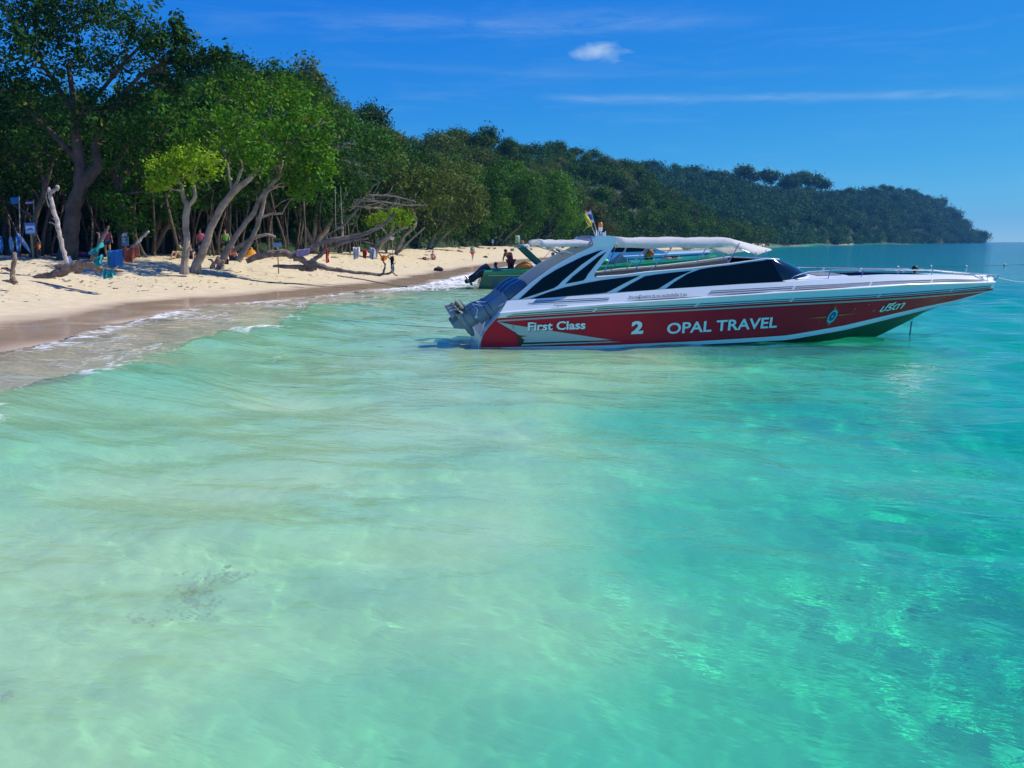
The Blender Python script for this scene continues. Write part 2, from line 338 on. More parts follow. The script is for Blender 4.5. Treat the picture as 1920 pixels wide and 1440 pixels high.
LEAF = {
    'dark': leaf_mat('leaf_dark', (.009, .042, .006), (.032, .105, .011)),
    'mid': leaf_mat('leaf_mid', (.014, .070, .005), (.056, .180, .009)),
    'bright': leaf_mat('leaf_bright', (.026, .115, .005), (.105, .280, .009)),
    'lime': leaf_mat('leaf_lime', (.10, .25, .006), (.26, .43, .010)),
    'olive': leaf_mat('leaf_olive', (.052, .10, .016), (.125, .175, .030)),
    'blue': leaf_mat('leaf_bluish', (.014, .065, .022), (.046, .135, .042), .16, .04),
    'rust': leaf_mat('leaf_rusty', (.048, .068, .014), (.100, .115, .026)),
}
BARK = mat('bark_brown', (.125, .095, .070), .85, noise_amt=.55, noise_scale=3.5, bump=.8, bump_scale=9, col2=(.05, .04, .03))
BARK_PALE = mat('bark_pale', (.36, .30, .235), .8, noise_amt=.5, noise_scale=2.5, bump=.7, bump_scale=8, col2=(.17, .135, .10))
BARK_GREY = mat('bark_grey', (.42, .38, .34), .85, noise_amt=.5, noise_scale=3, bump=.6, bump_scale=9, col2=(.20, .17, .145))
BARK_BIG = mat('bark_dark', (.095, .078, .062), .9, noise_amt=.5, noise_scale=2.2, bump=.9, bump_scale=5, col2=(.045, .036, .03))
def unit(v): return v / np.maximum(np.linalg.norm(v, axis=-1, keepdims=True), 1e-6)
def leaf_cloud(lumps, leaf, per_m2, rng, twig=15, droop=0., fill=.22, mounds=6):
    """leaf blades gathered in twigs over the uneven shells of a list of lumps (cx,cy,cz,rx,ry,rz) -> V, F, tone"""
    Vs = []; Ts = []; big = lumps; lumps = []
    for (cx, cy, cz, rx, ry, rz) in big:      # every lump breaks up into smaller mounds with gaps between them
        lumps.append((cx, cy, cz - rz * .15, rx * .62, ry * .62, rz * .55))
        for _ in range(mounds):
            d = unit(rng.normal(size=3) + np.array([0, 0, .45])); q = rng.uniform(.30, .54); lumps.append((cx + d[0] * rx * .78, cy + d[1] * ry * .78, cz + d[2] * rz * .74, rx * q, ry * q, rz * q * .8))
    for (cx, cy, cz, rx, ry, rz) in lumps:
        area = 4 * math.pi * ((rx * ry) ** 1.6 + (rx * rz) ** 1.6 + (ry * rz) ** 1.6) ** (1 / 1.6) / 3 ** (1 / 1.6)
        nt_ = max(4, int(area * per_m2 * .62 / twig)); d = unit(rng.normal(size=(nt_, 3)))
        low = d[:, 2] < -.25; keep = ~low | (rng.random(nt_) < .4); d = d[keep]; nt_ = len(d)
        ph = rng.uniform(0, 6.28, (5, 3)); fr = rng.uniform(1.5, 4.5, (5, 3))
        bump = sum(np.sin(d[:, 0] * fr[i, 0] + ph[i, 0]) * np.sin(d[:, 1] * fr[i, 1] + ph[i, 1]) * np.sin(d[:, 2] * fr[i, 2] + ph[i, 2]) for i in range(5))
        rad = (1 + .22 * bump) * (1 - fill * rng.random(nt_) ** 1.7) * (1 + .05 * rng.normal(size=nt_))
        c = np.array([cx, cy, cz]) + d * np.array([rx, ry, rz]) * rad[:, None]
        ton = np.clip(.45 + .2 * bump + .27 * rng.normal(size=nt_), 0, 1)
        c = np.repeat(c, twig, 0); dd = np.repeat(d, twig, 0); tt = np.repeat(ton, twig)
        n = len(c); c = c + rng.normal(size=(n, 3)) * leaf * .78 + dd * rng.uniform(0, 1, (n, 1)) * leaf * 1.2
        nor = unit(dd * .95 + rng.normal(size=(n, 3)) * .46 + np.array([0, 0, .30])); ax = unit(np.cross(nor, rng.normal(size=(n, 3)))); ax[:, 2] -= droop; ax = unit(ax)
        bx = unit(np.cross(nor, ax)); l = leaf * rng.uniform(.5, 1.35, (n, 1)); wd = l * rng.uniform(.36, .56, (n, 1))
        q = np.stack([c - ax * l * .5, c + bx * wd * .5 + ax * l * .05 + nor * l * .06, c + ax * l * .5, c - bx * wd * .5 + ax * l * .05 + nor * l * .06], 1)
        Vs.append(q.reshape(-1, 3)); tt = np.clip(tt + .14 * rng.normal(size=n), 0, 1); tt[rng.random(n) < .025] = 2.2; Ts.append(np.repeat(tt, 4))
    V = np.concatenate(Vs); return V, np.arange(len(V)).reshape(-1, 4), np.concatenate(Ts)
def leaf_mesh(name, V, F, T, m):
    me = npmesh(name, V, F, True); attr(me, 'tone', T); me.materials.append(m); return me
def bend(a, b, rng, k=5, wob=.06, sag=0.):
    a = np.array(a, float); b = np.array(b, float); Ls = np.linalg.norm(b - a); off = rng.normal(size=(2, 3)) * wob * Ls
    return [tuple(a + (b - a) * t + off[0] * math.sin(math.pi * t) + off[1] * math.sin(2 * math.pi * t) * .6 + np.array([0, 0, sag * Ls * math.sin(math.pi * t)])) for t in np.linspace(0, 1, k)]
def branchwork(mb, paths, lumps, rng, r_end=.03, subs=3, n=7):
    """limbs from the nearest trunk path point out to every lump, with a few forks inside it"""
    nodes = [(np.array(p), r) for path, rads in paths for p, r in zip(path, rads)]
    for (cx, cy, cz, rx, ry, rz) in lumps:
        c = np.array([cx, cy, cz]); cand = [(np.linalg.norm(p - c) + (2.5 if p[2] > c[2] - .1 else 0), i) for i, (p, r) in enumerate(nodes)]
        p, r = nodes[min(cand)[1]]; r0 = max(min(r * .6, .03 + .035 * np.linalg.norm(p - c)), .025)
        pts = bend(p, c, rng, 6, .07, .04); mb.tube(pts, list(np.linspace(r0, max(r0 * .4, r_end * .6), 6)), n)
        for _ in range(subs):
            e = c + unit(rng.normal(size=3) + np.array([0, 0, .5])) * np.array([rx, ry, rz]) * .85
            s = pts[int(rng.integers(3, 6))]; mb.tube(bend(s, e, rng, 4, .09), list(np.linspace(max(r0 * .4, r_end * .6), r_end * .3, 4)), 5)
def beach_tree(name, label, base, limbs, lumps, leafm, barkm, seed, leaf=.24, dens=50, depth=None, z0=1.15, subs=3, group='trees along the back of the beach', droop=.15, yj=.5, sq=.85, base_mb=None, cat='tree', mnd=6):
    """base: pixel of the foot; limbs: lists of (px, py, width px, depth shift m); lumps: (px, py, r px[, depth shift m])"""
    rng = np.random.default_rng(seed)
    b = ground(base[0], base[1], z0) if depth is None else atY(base[0], base[1], depth); Yb = b.y
    zb = float(floor_z(np.array([b.x]), np.array([b.y]))[0][0]) if depth is None else b.z
    root = empty(name, (b.x, b.y, zb - .05)); tag(root, label, cat, group); o = np.array([b.x, b.y, zb - .05])
    K = Yb / FPX; mb = MB(); paths = []
    for lim in limbs:
        P = [np.array(atY(q[0], q[1], Yb + (q[3] if len(q) > 3 else 0))) - o for q in lim]; W = [max(q[2] * K / 2, .02) for q in lim]
        Q = []; QW = []
        for i in range(len(P) - 1):           # Catmull-Rom between the given points
            p0 = P[max(i - 1, 0)]; p1 = P[i]; p2 = P[i + 1]; p3 = P[min(i + 2, len(P) - 1)]
            for t in np.linspace(0, 1, 4, endpoint=False):
                Q.append(.5 * ((2 * p1) + (p2 - p0) * t + (2 * p0 - 5 * p1 + 4 * p2 - p3) * t * t + (3 * p1 - p0 - 3 * p2 + p3) * t ** 3)); QW.append(W[i] + (W[i + 1] - W[i]) * t)
        Q.append(P[-1]); QW.append(W[-1]); Q = [q + rng.normal(size=3) * w_ * .09 for q, w_ in zip(Q, QW)]
        if lim is limbs[0]: Q[0] = P[0] - np.array([0, 0, .3]); QW[0] *= 1.35
        mb.tube([tuple(q) for q in Q], QW, 9); paths.append((Q, QW))
    LL = []
    for q in lumps:
        r = q[2] * K; c = np.array(atY(q[0], q[1], Yb + (q[3] if len(q) > 3 else rng.uniform(-yj, yj) * 2))) - o; LL.append((*c, r * 1.1, r * 1.1, r * sq))
    branchwork(mb, paths, LL, rng, subs=subs)
    mb.build('trunk', barkm, root)
    if LL:
        V, F, T = leaf_cloud(LL, leaf, dens, rng, droop=droop, mounds=mnd); link('crown', leaf_mesh('crown', V, F, T, LEAF[leafm]), None, root)
    return root

# --- hills under the forest -------------------------------------------------
def hill_fn(sky_, front, deep, treeh, z0=1.3):
    sx_, sy_ = zip(*sky_); fx, fy = zip(*front); dx, dy = zip(*deep)
    def fn(px, t):
        Yf = np.interp(px, fx, fy); Yt = Yf + np.interp(px, dx, dy); Y_ = Yf + (Yt - Yf) * t
        zt = CAM_H + (452.5 - np.interp(px, sx_, sy_)) / FPX * Yt - treeh
        z = z0 + np.maximum(zt - z0, .3) * np.where(t <= 1, np.clip(t, 0, 1) ** .85, 1 - (t - 1) * 1.2)
        return (px - 960) / FPX * Y_ * 1.0, Y_, z
    return fn
def hill_mesh(fn, px0, px1, npx, name):
    px = np.linspace(px0, px1, npx); t = np.concatenate([[-.02], np.linspace(.0, 1, 22), [1.15, 1.4, 1.8]])
    P, T_ = np.meshgrid(px, t, indexing='ij'); X, Y, Z = fn(P, np.maximum(T_, 0)); Z = np.where(T_ < 0, Z - 1.5, Z)
    Z = Z + .012 * (Y ** .8) * vnoise(X, Y, 61, 10, 8, 40) * np.clip(T_, 0, 1)
    h = link(name, gridmesh(name, X, Y, Z), mat('forest_floor', (.018, .045, .010), .95, noise_amt=.5, noise_scale=.25, col2=(.010, .026, .006))); tag(h, kind='structure'); return h
HA = hill_fn([(-700, 150), (0, 190), (300, 225), (385, 200), (450, 155), (520, 150), (600, 172), (640, 200), (700, 230), (760, 262), (850, 268), (910, 258), (960, 276), (1010, 298), (1060, 335), (1110, 385), (1150, 440)],
             [(-700, 52), (0, 54), (345, 56), (560, 66), (700, 88), (830, 120), (900, 150), (1000, 178), (1150, 220)], [(-700, 40), (450, 48), (640, 60), (900, 95), (1000, 110), (1150, 60)], 7.5)
HB = hill_fn([(850, 300), (930, 285), (1000, 272), (1060, 272), (1130, 290), (1180, 305), (1240, 340), (1300, 378), (1350, 415), (1400, 448)],
             [(850, 215), (1000, 225), (1150, 235), (1300, 300), (1400, 350)], [(850, 120), (1100, 130), (1300, 90), (1400, 40)], 9)
HC = hill_fn([(1050, 300), (1150, 300), (1200, 298), (1280, 304), (1330, 310), (1400, 330), (1450, 342), (1500, 338), (1560, 354), (1620, 347), (1660, 344), (1715, 360), (1750, 374), (1786, 403), (1812, 433), (1828, 450)],
             [(1050, 400), (1300, 420), (1450, 470), (1560, 600), (1700, 900), (1828, 1250)], [(1050, 260), (1450, 240), (1700, 200), (1812, 90), (1828, 30)], 15, 1.)
hill_mesh(HA, -700, 1155, 90, 'hill'); hill_mesh(HB, 850, 1402, 60, 'hill'); hill_mesh(HC, 1050, 1829, 90, 'hill')
# --- crowns shared by many trees: built once, copied with shared mesh data ----
def proto(kind, seed, h, R, leaf, dens, nl, flat=.75, trunk_r=.16, bark=BARK, hasTrunk=True, low=.45):
    rng = np.random.default_rng(seed); lumps = []
    for i in range(nl):
        a = rng.uniform(0, 6.28); q = math.sqrt(rng.random()) * R * .72; r = R * rng.uniform(.34, .56)
        lumps.append((q * math.cos(a), q * math.sin(a), h * (low + (1 - low) * .8 * (1 - (q / R) ** 2 * .55) * rng.uniform(.55, 1.)) , r, r, r * flat))
    lumps.append((0, 0, h * .86, R * .5, R * .5, R * .42))
    V, F, T = leaf_cloud(lumps, leaf, dens, rng, twig=7, fill=.3); cm = leaf_mesh('crown', V, F, T, LEAF[kind])
    tm = None
    if hasTrunk:
        mb = MB(); tp = bend((0, 0, -.4), (rng.normal() * .3, rng.normal() * .3, h * .72), rng, 7, .05); rd = list(np.linspace(trunk_r, trunk_r * .45, 7)); mb.tube(tp, rd, 7)
        branchwork(mb, [(tp[2:], rd[2:])], lumps, rng, subs=1, n=5)
        o = mb.build('trunk', bark); tm = o.data; bpy.data.objects.remove(o)
    return cm, tm
def plant(name, pr, loc, rz, s, label, cat, group, kindmat=None, sz=1.):
    cm, tm = pr; root = empty(name, loc, rz); root.scale = (s, s, s * sz); tag(root, label, cat, group)
    if tm is not None:
        t = bpy.data.objects.new('trunk', tm); COL.objects.link(t); t.parent = root
    c = bpy.data.objects.new('crown', cm); COL.objects.link(c); c.parent = root
    if kindmat: c.material_slots[0].link = 'OBJECT'; c.material_slots[0].material = LEAF[kindmat]
    return root
rngT = np.random.default_rng(77)
MARKS = [(-150, 'far left of the huge tree'), (40, 'left of the huge dark trunk'), (110, 'at the huge dark trunk'), (180, 'right of the huge dark trunk'), (250, 'left of the lime-green tree'), (320, 'at the lime-green tree'), (400, 'at the pale leaning trunks'), (470, 'right of the pale leaning trunks'), (540, 'near the orange tent'), (600, 'at the fallen grey trunk'), (660, 'near the bare grey tree'), (720, 'above the laundry'), (780, 'above the forked branch'), (840, 'above the sunbathers'), (900, 'above the walking person'), (960, 'above the green stern'), (1020, 'above the rear canopy'), (1080, 'above the flags'), (1140, 'above the white arch'), (1200, 'above the canopy\'s rear end'), (1260, 'above mid canopy'), (1330, 'above the canopy\'s front'), (1400, 'above the canopy visor'), (1470, 'above the dark windscreen'), (1540, 'above the foredeck'), (1610, 'above the compass emblem'), (1680, 'above the bow lettering'), (1750, 'above the dark bow ball'), (1820, 'at the headland\'s tip')]
def where(px): return min(MARKS, key=lambda m_: abs(m_[0] - px))[1]
FAR_ROW = ['front row', 'second row']; HEIGHT = lambda t: 'low on' if t < .3 else ('midway up' if t < .68 else 'at the top of')
P_FILL = [proto('dark', 100 + i, 9.5, 3.3, .34, 26, 9, .8, .11, BARK, True, .38) for i in range(4)]
P_HILL = [proto('mid', 120 + i, 8.5, 3.6, .48, 12, 9, .72, .15, BARK, True, .45) for i in range(5)]
P_FAR = [proto('mid', 140 + i, 10.5, 5.0, .85, 4.2, 9, .66, .2, BARK_PALE, True, .5) for i in range(5)]
DESC = {'dark': 'dark green', 'mid': 'leafy green', 'bright': 'bright green', 'olive': 'olive green', 'blue': 'bluish green', 'rust': 'brownish green'}
# forest behind the first row
nfill = 0
for px in np.arange(-330, 1120, 21.):
    for row in range(2):
        p = px + rngT.uniform(-9, 9); Yf = np.interp(p, [-700, 0, 345, 560, 700, 830, 900, 1000, 1150], [50, 52, 53.5, 64, 86, 119, 150, 178, 220])
        if Yf > 130 and rngT.random() < .35: continue
        Y_ = Yf + 1.5 + row * rngT.uniform(4, 8) + rngT.uniform(0, 3); x = (p - 960) / FPX * Y_
        z = float(HA(np.array([p]), np.array([max(0., (Y_ - np.interp(p, [-700, 0, 345, 560, 700, 830, 900, 1000, 1150], [52, 54, 56, 66, 88, 120, 150, 178, 220])) / 60)]))[2][0])
        km = rngT.choice(['dark', 'mid', 'dark', 'dark', 'mid' if p > 800 else 'dark'])
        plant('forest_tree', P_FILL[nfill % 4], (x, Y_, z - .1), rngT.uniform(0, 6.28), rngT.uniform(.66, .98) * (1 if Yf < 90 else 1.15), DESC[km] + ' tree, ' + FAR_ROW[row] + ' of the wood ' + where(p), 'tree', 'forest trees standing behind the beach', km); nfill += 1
# hillside
def cover(fn, px0, px1, step, rows, protos, s0, s1, mats_, zone, group, tmin=.12, tmax=1.):
    k = 0
    for j, t in enumerate(np.linspace(tmin, tmax, rows)):
        for px in np.arange(px0 + (j % 2) * step / 2, px1, step):
            p = px + rngT.uniform(-.3, .3) * step; tt = t + rngT.uniform(-.35, .35) / rows
            x, y, z = (float(v[0]) for v in fn(np.array([p]), np.array([min(max(tt, .02), 1.)])))
            if z < 1.25: z = 1.25
            m_ = mats_[int(rngT.integers(len(mats_)))]; s = rngT.uniform(s0, s1)
            plant('hillside_tree', protos[int(rngT.integers(len(protos)))], (x, y, z - .3), rngT.uniform(0, 6.28), s, DESC[m_] + ' tree ' + HEIGHT(t) + ' ' + zone + ' ' + where(p), 'tree', group, m_, rngT.uniform(.85, 1.15)); k += 1
    return k
kA = cover(HA, 330, 1150, 34, 6, P_HILL, .75, 1.15, ['dark', 'dark', 'mid', 'mid', 'olive', 'olive', 'blue'], 'the near slope', 'trees on the slope behind the beach', .22)
kA += cover(HA, -120, 330, 70, 2, P_HILL, .8, 1.1, ['dark', 'mid'], 'the near slope', 'trees on the slope behind the beach', .5)
kB = cover(HB, 930, 1400, 27, 8, P_FAR, .62, .90, ['dark', 'mid', 'mid', 'dark', 'olive', 'dark', 'mid'], 'the second hill', 'trees on the second hill behind the boats', .02)
# headland: the trees that stand out along its skyline one by one, the rest of the wood as one mass
P_HEAD = [proto('blue', 160 + i, 16, 6.2, 1.5, 1.7, 7, .62, .32, BARK_PALE, True, .62) for i in range(4)]
P_MASS = [leaf_cloud([(rngT.normal() * 2.6, rngT.normal() * 2.6, 7 + rngT.normal() * 1.6, r, r, r * .75) for r in rngT.uniform(2.8, 4.4, 6)], 1.6, 1.5, rngT, 5) for _ in range(6)]
kC = 0
for px in list(np.arange(1178, 1816, 24.)) + [1385, 1402, 1455, 1468, 1490, 1505, 1522, 1530]:
    p = px + rngT.uniform(-8, 8); x, y, z = (float(v[0]) for v in HC(np.array([p]), np.array([rngT.uniform(.88, 1.)])))
    tall = 1380 < px < 1535; s = rngT.uniform(.62, .85) * (1.5 if tall else .95) * (y / 800) ** .35
    plant('headland_tree', P_HEAD[kC % 4], (x, y, max(z, 1) - .5), rngT.uniform(0, 6.28), s, ('umbrella-crowned tree rising above the far headland\'s skyline ' if tall else 'rounded tree on the far headland\'s skyline ') + where(p), 'tree', 'trees along the skyline of the headland', ['blue', 'dark', 'blue', 'mid'][kC % 4]); kC += 1
MV, MT = [], []
for j, t in enumerate([0., .015, .04] + list(np.linspace(.07, .98, 11))):
    for px in np.arange(1060 + (j % 2) * 9, 1828, 17.):
        p = px + rngT.uniform(-6, 6); x, y, z = (float(v[0]) for v in HC(np.array([p]), np.array([min(max(t + rngT.uniform(-.05, .05), 0), .99)])))
        V, F, T = P_MASS[int(rngT.integers(6))]; a = rngT.uniform(0, 6.28); s = rngT.uniform(.75, 1.2) * (.85 if t < .05 else 1) * (y / 800) ** .4
        Rm = np.array([[math.cos(a), -math.sin(a), 0], [math.sin(a), math.cos(a), 0], [0, 0, 1]])
        MV.append(V @ Rm.T * s + np.array([x, y, max(z, .5) - (2.5 if t > .1 else 5.0)])); MT.append(np.clip(T * .8 + rngT.uniform(-.3, .35), 0, 1))
V = np.concatenate(MV); o = link('headland_forest', leaf_mesh('headland_forest', V, np.arange(len(V)).reshape(-1, 4), np.concatenate(MT), leaf_mat('leaf_headland', (.008, .052, .022), (.060, .165, .055), .14, .03))); tag(o, kind='stuff')
print('TREES', nfill, kA, kB, kC, len(V) // 4)
# pale strip of the far beach below the headland is part of the sand sheet
# --- first row, traced tree by tree ------------------------------------------
T_ = beach_tree
T_('beach_tree', 'huge dark-trunked tree towering over the left end of the beach', (128, 489),
   [[(128, 489, 38), (132, 440, 30), (140, 390, 27), (152, 335, 24), (150, 300, 20), (143, 262, 17), (140, 200, 12), (128, 120, 8)], [(150, 345, 26), (172, 325, 22), (184, 305, 17), (178, 280, 13), (190, 240, 9), (235, 170, 7), (300, 120, 5), (370, 118, 3)],
    [(146, 300, 14), (110, 262, 10), (62, 215, 8), (20, 170, 6)], [(140, 215, 11), (100, 150, 8), (60, 90, 6)], [(142, 225, 9), (190, 170, 7), (260, 90, 5), (310, 70, 4), (345, 50, 2)]],
   [(30, 30, 80), (125, 10, 75), (205, 45, 60, 1.5), (265, 45, 45), (290, 85, 34), (328, 55, 22), (345, 82, 15), (340, 118, 18), (370, 113, 19), (394, 115, 15), (414, 110, 11), (298, 150, 20), (342, 142, 14), (325, 170, 15), (300, 98, 22), (60, 120, 60, -1), (165, 120, 45, 2), (225, 125, 50), (252, 185, 24), (25, 200, 62), (80, 215, 40, -1.5), (150, 215, 45, -2), (205, 200, 42), (70, 170, 40), (-60, 90, 90), (-70, 220, 80), (120, 70, 60, 2)],
   'dark', BARK_BIG, 1, leaf=.27, dens=44, subs=4, depth=45.5)
T_('beach_tree', 'shaded tree with a thin forked trunk at the left edge of the photo', (62, 478), [[(62, 478, 12), (66, 410, 10), (84, 360, 9), (78, 320, 8), (60, 270, 6)], [(84, 360, 7), (100, 300, 5), (112, 270, 4)]],
   [(20, 300, 55), (75, 285, 45), (-40, 290, 60), (40, 350, 34, 1.5), (-30, 370, 40, 1), (100, 325, 30, 1), (140, 280, 32, 1)], 'dark', BARK, 2, depth=46.5, dens=44)
T_('beach_tree', 'broad deep-green tree between the huge tree and the lime-green tree', (232, 482), [[(232, 482, 16), (228, 410, 14), (222, 350, 13), (215, 315, 12), (240, 270, 9)], [(222, 350, 9), (260, 300, 7), (300, 260, 6)]],
   [(215, 265, 42), (262, 252, 38), (310, 246, 42), (355, 242, 38), (285, 290, 42, -1), (240, 315, 36, -1), (225, 375, 34, -1), (262, 360, 30, -1.2), (300, 265, 40, -1), (200, 330, 36, 1), (255, 425, 28, -.5), (235, 410, 26)], 'mid', BARK, 3, depth=47, dens=46)
T_('beach_tree', 'small lime-yellow leaved tree on a pale upright trunk', (345, 502), [[(345, 502, 14), (350, 455, 12), (348, 415, 12), (351, 385, 12), (344, 372, 8), (340, 345, 5)], [(351, 388, 8), (366, 368, 7), (362, 330, 4), (372, 300, 3)]],
   [(378, 293, 32, -1), (350, 300, 28, -.8), (395, 312, 24, -1.2), (330, 320, 26, -1), (300, 325, 26, -.6), (285, 335, 22, -1), (312, 348, 20, -1), (345, 325, 22, -1)], 'lime', BARK_PALE, 4, leaf=.2, dens=62)
T_('beach_tree', 'two-stemmed green tree just left of the lime-green tree', (288, 491), [[(288, 491, 11), (292, 440, 9), (300, 415, 8), (306, 380, 6)], [(290, 470, 9), (305, 440, 8), (318, 415, 8), (312, 398, 5)]],
   [(300, 400, 24), (330, 385, 24), (368, 372, 28, .6), (345, 370, 24), (275, 405, 20), (318, 410, 16)], 'mid', BARK, 5, dens=48)
T_('beach_tree', 'tree with long pale leaning trunks and sunlit crown right of the lime-green tree', (366, 500),
   [[(366, 500, 17), (383, 465, 15), (396, 428, 13), (412, 395, 13), (436, 362, 12), (462, 340, 10), (482, 322, 8)], [(412, 398, 9), (428, 370, 7), (442, 345, 6), (455, 315, 5)], [(436, 362, 6), (430, 330, 5), (425, 300, 4)]],
   [(420, 250, 40), (455, 235, 34), (400, 275, 34, 1), (445, 275, 34, -.8), (475, 290, 32, -1), (492, 305, 22, -1), (440, 300, 24, .8), (380, 255, 36, 1), (410, 225, 34, .5)], 'bright', BARK_PALE, 6, dens=52)
T_('beach_tree', 'pair of slanting trunks under a large rounded bright green crown', (412, 497),
   [[(412, 497, 13), (430, 462, 11), (455, 425, 9), (475, 400, 9), (490, 370, 8), (510, 345, 7), (525, 330, 6)], [(446, 490, 11), (462, 465, 10), (478, 435, 9), (490, 400, 8), (500, 360, 7), (520, 350, 5)], [(436, 472, 8), (458, 456, 7), (480, 445, 6), (500, 440, 5), (516, 444, 4)], [(486, 410, 5), (505, 402, 4), (530, 400, 3)]],
   [(520, 225, 42), (560, 215, 38), (592, 235, 34), (545, 265, 36, -.8), (585, 270, 34, -.8), (508, 262, 30, -1), (530, 300, 28), (600, 305, 30, -.6), (565, 320, 34, -1), (605, 335, 26, -1), (545, 350, 24, -.6), (580, 352, 24, -.8), (525, 180, 44, 2.5), (480, 190, 42, 2.5), (440, 185, 40, 2.5)], 'bright', BARK_PALE, 7, dens=50)
T_('beach_tree', 'tall dark-crowned tree forming the top of the wood above the beach', (500, 484), [[(500, 484, 14), (505, 420, 12), (495, 330, 11), (505, 260, 9), (500, 200, 6)]],
   [(430, 165, 36), (470, 158, 38), (510, 152, 36), (552, 165, 36), (590, 185, 30), (400, 190, 32), (490, 195, 45, -1), (560, 205, 40, 1), (450, 205, 40, 1)], 'mid', BARK, 8, depth=66, dens=40, leaf=.26)
T_('beach_tree', 'stout multi-stemmed tree with a shaded low crown behind the fallen log', (590, 482), [[(590, 482, 16), (584, 455, 12), (570, 425, 9), (560, 395, 7)], [(590, 478, 13), (597, 450, 11), (612, 430, 9), (625, 405, 6)], [(588, 470, 9), (590, 435, 8), (592, 400, 6)]],
   [(560, 390, 30), (595, 380, 36), (630, 385, 30), (610, 410, 24), (575, 415, 22), (640, 415, 20), (555, 365, 26, 1), (648, 360, 32, 1.5)], 'dark', BARK_PALE, 9, dens=46)
T_('beach_tree', 'low lime-leaved tree sprawling over the laundry at mid-beach', (702, 480), [[(702, 480, 8), (716, 455, 7), (732, 438, 6), (738, 420, 4)], [(690, 472, 6), (712, 460, 5), (745, 432, 4), (765, 426, 2)]],
   [(735, 400, 18), (755, 405, 14), (715, 410, 14), (748, 420, 12), (700, 418, 11), (762, 412, 9)], 'lime', BARK_PALE, 10, dens=60, leaf=.22)
for sd, (bx, by, lab, kind, lum) in enumerate([
    (742, 474, 'olive tree leaning over the sand right of the lime-leaved one', 'olive', [(700, 340, 40), (745, 330, 42), (790, 340, 42), (720, 370, 34), (770, 375, 36), (810, 385, 30), (680, 385, 30)]),
    (800, 471, 'wide olive-green tree with leaning trunks at the middle of the beach', 'olive', [(800, 375, 40), (840, 360, 40), (870, 380, 34), (890, 395, 26), (820, 410, 28), (860, 415, 24), (780, 420, 24), (845, 330, 36, 4)]),
    (848, 469, 'sunlit green tree hanging over the end of the near beach', 'mid', [(890, 340, 34), (925, 350, 34), (905, 385, 32), (940, 390, 28), (870, 410, 24), (915, 418, 24), (950, 330, 30, 4)]),
    (925, 467, 'rounded green tree behind the green boat', 'mid', [(960, 345, 36), (990, 360, 34), (965, 395, 32), (1000, 405, 28), (940, 420, 24), (975, 430, 20)]),
    (1000, 465, 'leafy tree above the canopy of the red boat', 'bright', [(1030, 355, 34), (1060, 375, 30), (1040, 405, 30), (1075, 415, 26), (1010, 425, 22), (1050, 440, 18)]),
    (1090, 463, 'brownish green rounded tree behind the small flags', 'rust', [(1100, 395, 28), (1125, 410, 26), (1110, 430, 22), (1140, 438, 16), (1085, 435, 18)])]):
    Yd = [84, 110, 140, 160, 185, 210][sd]; k = lum
    T_('beach_tree', lab, (bx, by), [[(bx, by, 7), (bx + 15, by - 30, 6), (bx + 38, by - 62, 5), (lum[1][0], lum[1][1] + 10, 3)], [(bx + 6, by - 1, 5), (bx + 30, by - 26, 4), (bx + 55, by - 48, 3)], [(bx - 18, by, 4), (bx - 12, by - 30, 4), (bx - 4, by - 60, 3)]],
       lum, kind, BARK_PALE, 20 + sd, depth=Yd, leaf=.26 + Yd * .0016, dens=30 - Yd * .09, subs=2, mnd=8)
# bare grey trees
def bare_tree(name, label, base, limbs, seed, depth, twigs=9, m=BARK_GREY, group=None, cat='bare tree', tl=.5, flat=.25):
    rng = np.random.default_rng(seed); b = atY(base[0], base[1], depth); root = empty(name, b); tag(root, label, cat, group); K = depth / FPX; mb = MB()
    for li, lim in enumerate(limbs):
        P = [Vector(atY(q[0], q[1], depth + (q[3] if len(q) > 3 else 0))) - b for q in lim]; W = [q[2] * K / 2 for q in lim]; mb.tube(P, W, 7)
        if li == 0 and len(limbs) > 1: continue
        for _ in range(twigs):
            i = int(rng.integers(0, len(P) - 1)); s = P[i].lerp(P[i + 1], rng.random()); d = (P[i + 1] - P[i]).normalized()
            e = s + (d * rng.uniform(.5, 1.4) + Vector(rng.normal(size=3)) * Vector((.5, .7, flat)).length * .35 + Vector((0, 0, rng.uniform(-.15, .4)))) * tl * rng.uniform(.5, 1.4)
            mb.tube(bend(s, e, rng, 4, .12), [W[i] * .45, W[i] * .35, W[i] * .25, .008], 5)
    mb.build('trunk', m, root); return root
bare_tree('bare_tree', 'leafless grey tree with wide flat branches in the middle of the wood edge', (640, 474),
   [[(640, 474, 6), (642, 420, 5), (632, 370, 5), (620, 325, 5), (612, 290, 4)], [(612, 290, 4), (640, 300, 3), (668, 310, 2)], [(616, 300, 4), (632, 278, 3), (652, 268, 2)], [(620, 318, 4), (655, 325, 3), (690, 330, 2)], [(640, 400, 4), (672, 375, 4), (715, 378, 3), (760, 385, 2), (800, 384, 1.2)], [(655, 395, 4), (690, 365, 3), (740, 368, 2), (780, 378, 1.2)], [(640, 398, 4), (662, 385, 4), (700, 390, 3), (730, 392, 2)]], 31, 74, 16, tl=1.1)
bare_tree('dead_tree', 'forked dead snag standing out against the sky above the wood', (700, 240), [[(700, 240, 5), (707, 225, 4), (722, 218, 4), (733, 206, 3), (737, 204, 2)], [(702, 228, 3), (704, 214, 2), (708, 209, 1.5)]], 32, 150, 2, BARK, tl=.6)
bare_tree('dead_tree', 'thin straight dead pole with stubs above the ridge at left', (616, 188), [[(616, 195, 2.5), (614, 165, 2), (613, 153, 1.2)], [(614, 178, 1.5), (618, 170, 1.2), (620, 169, 1)]], 33, 118, 2, BARK, tl=.4)
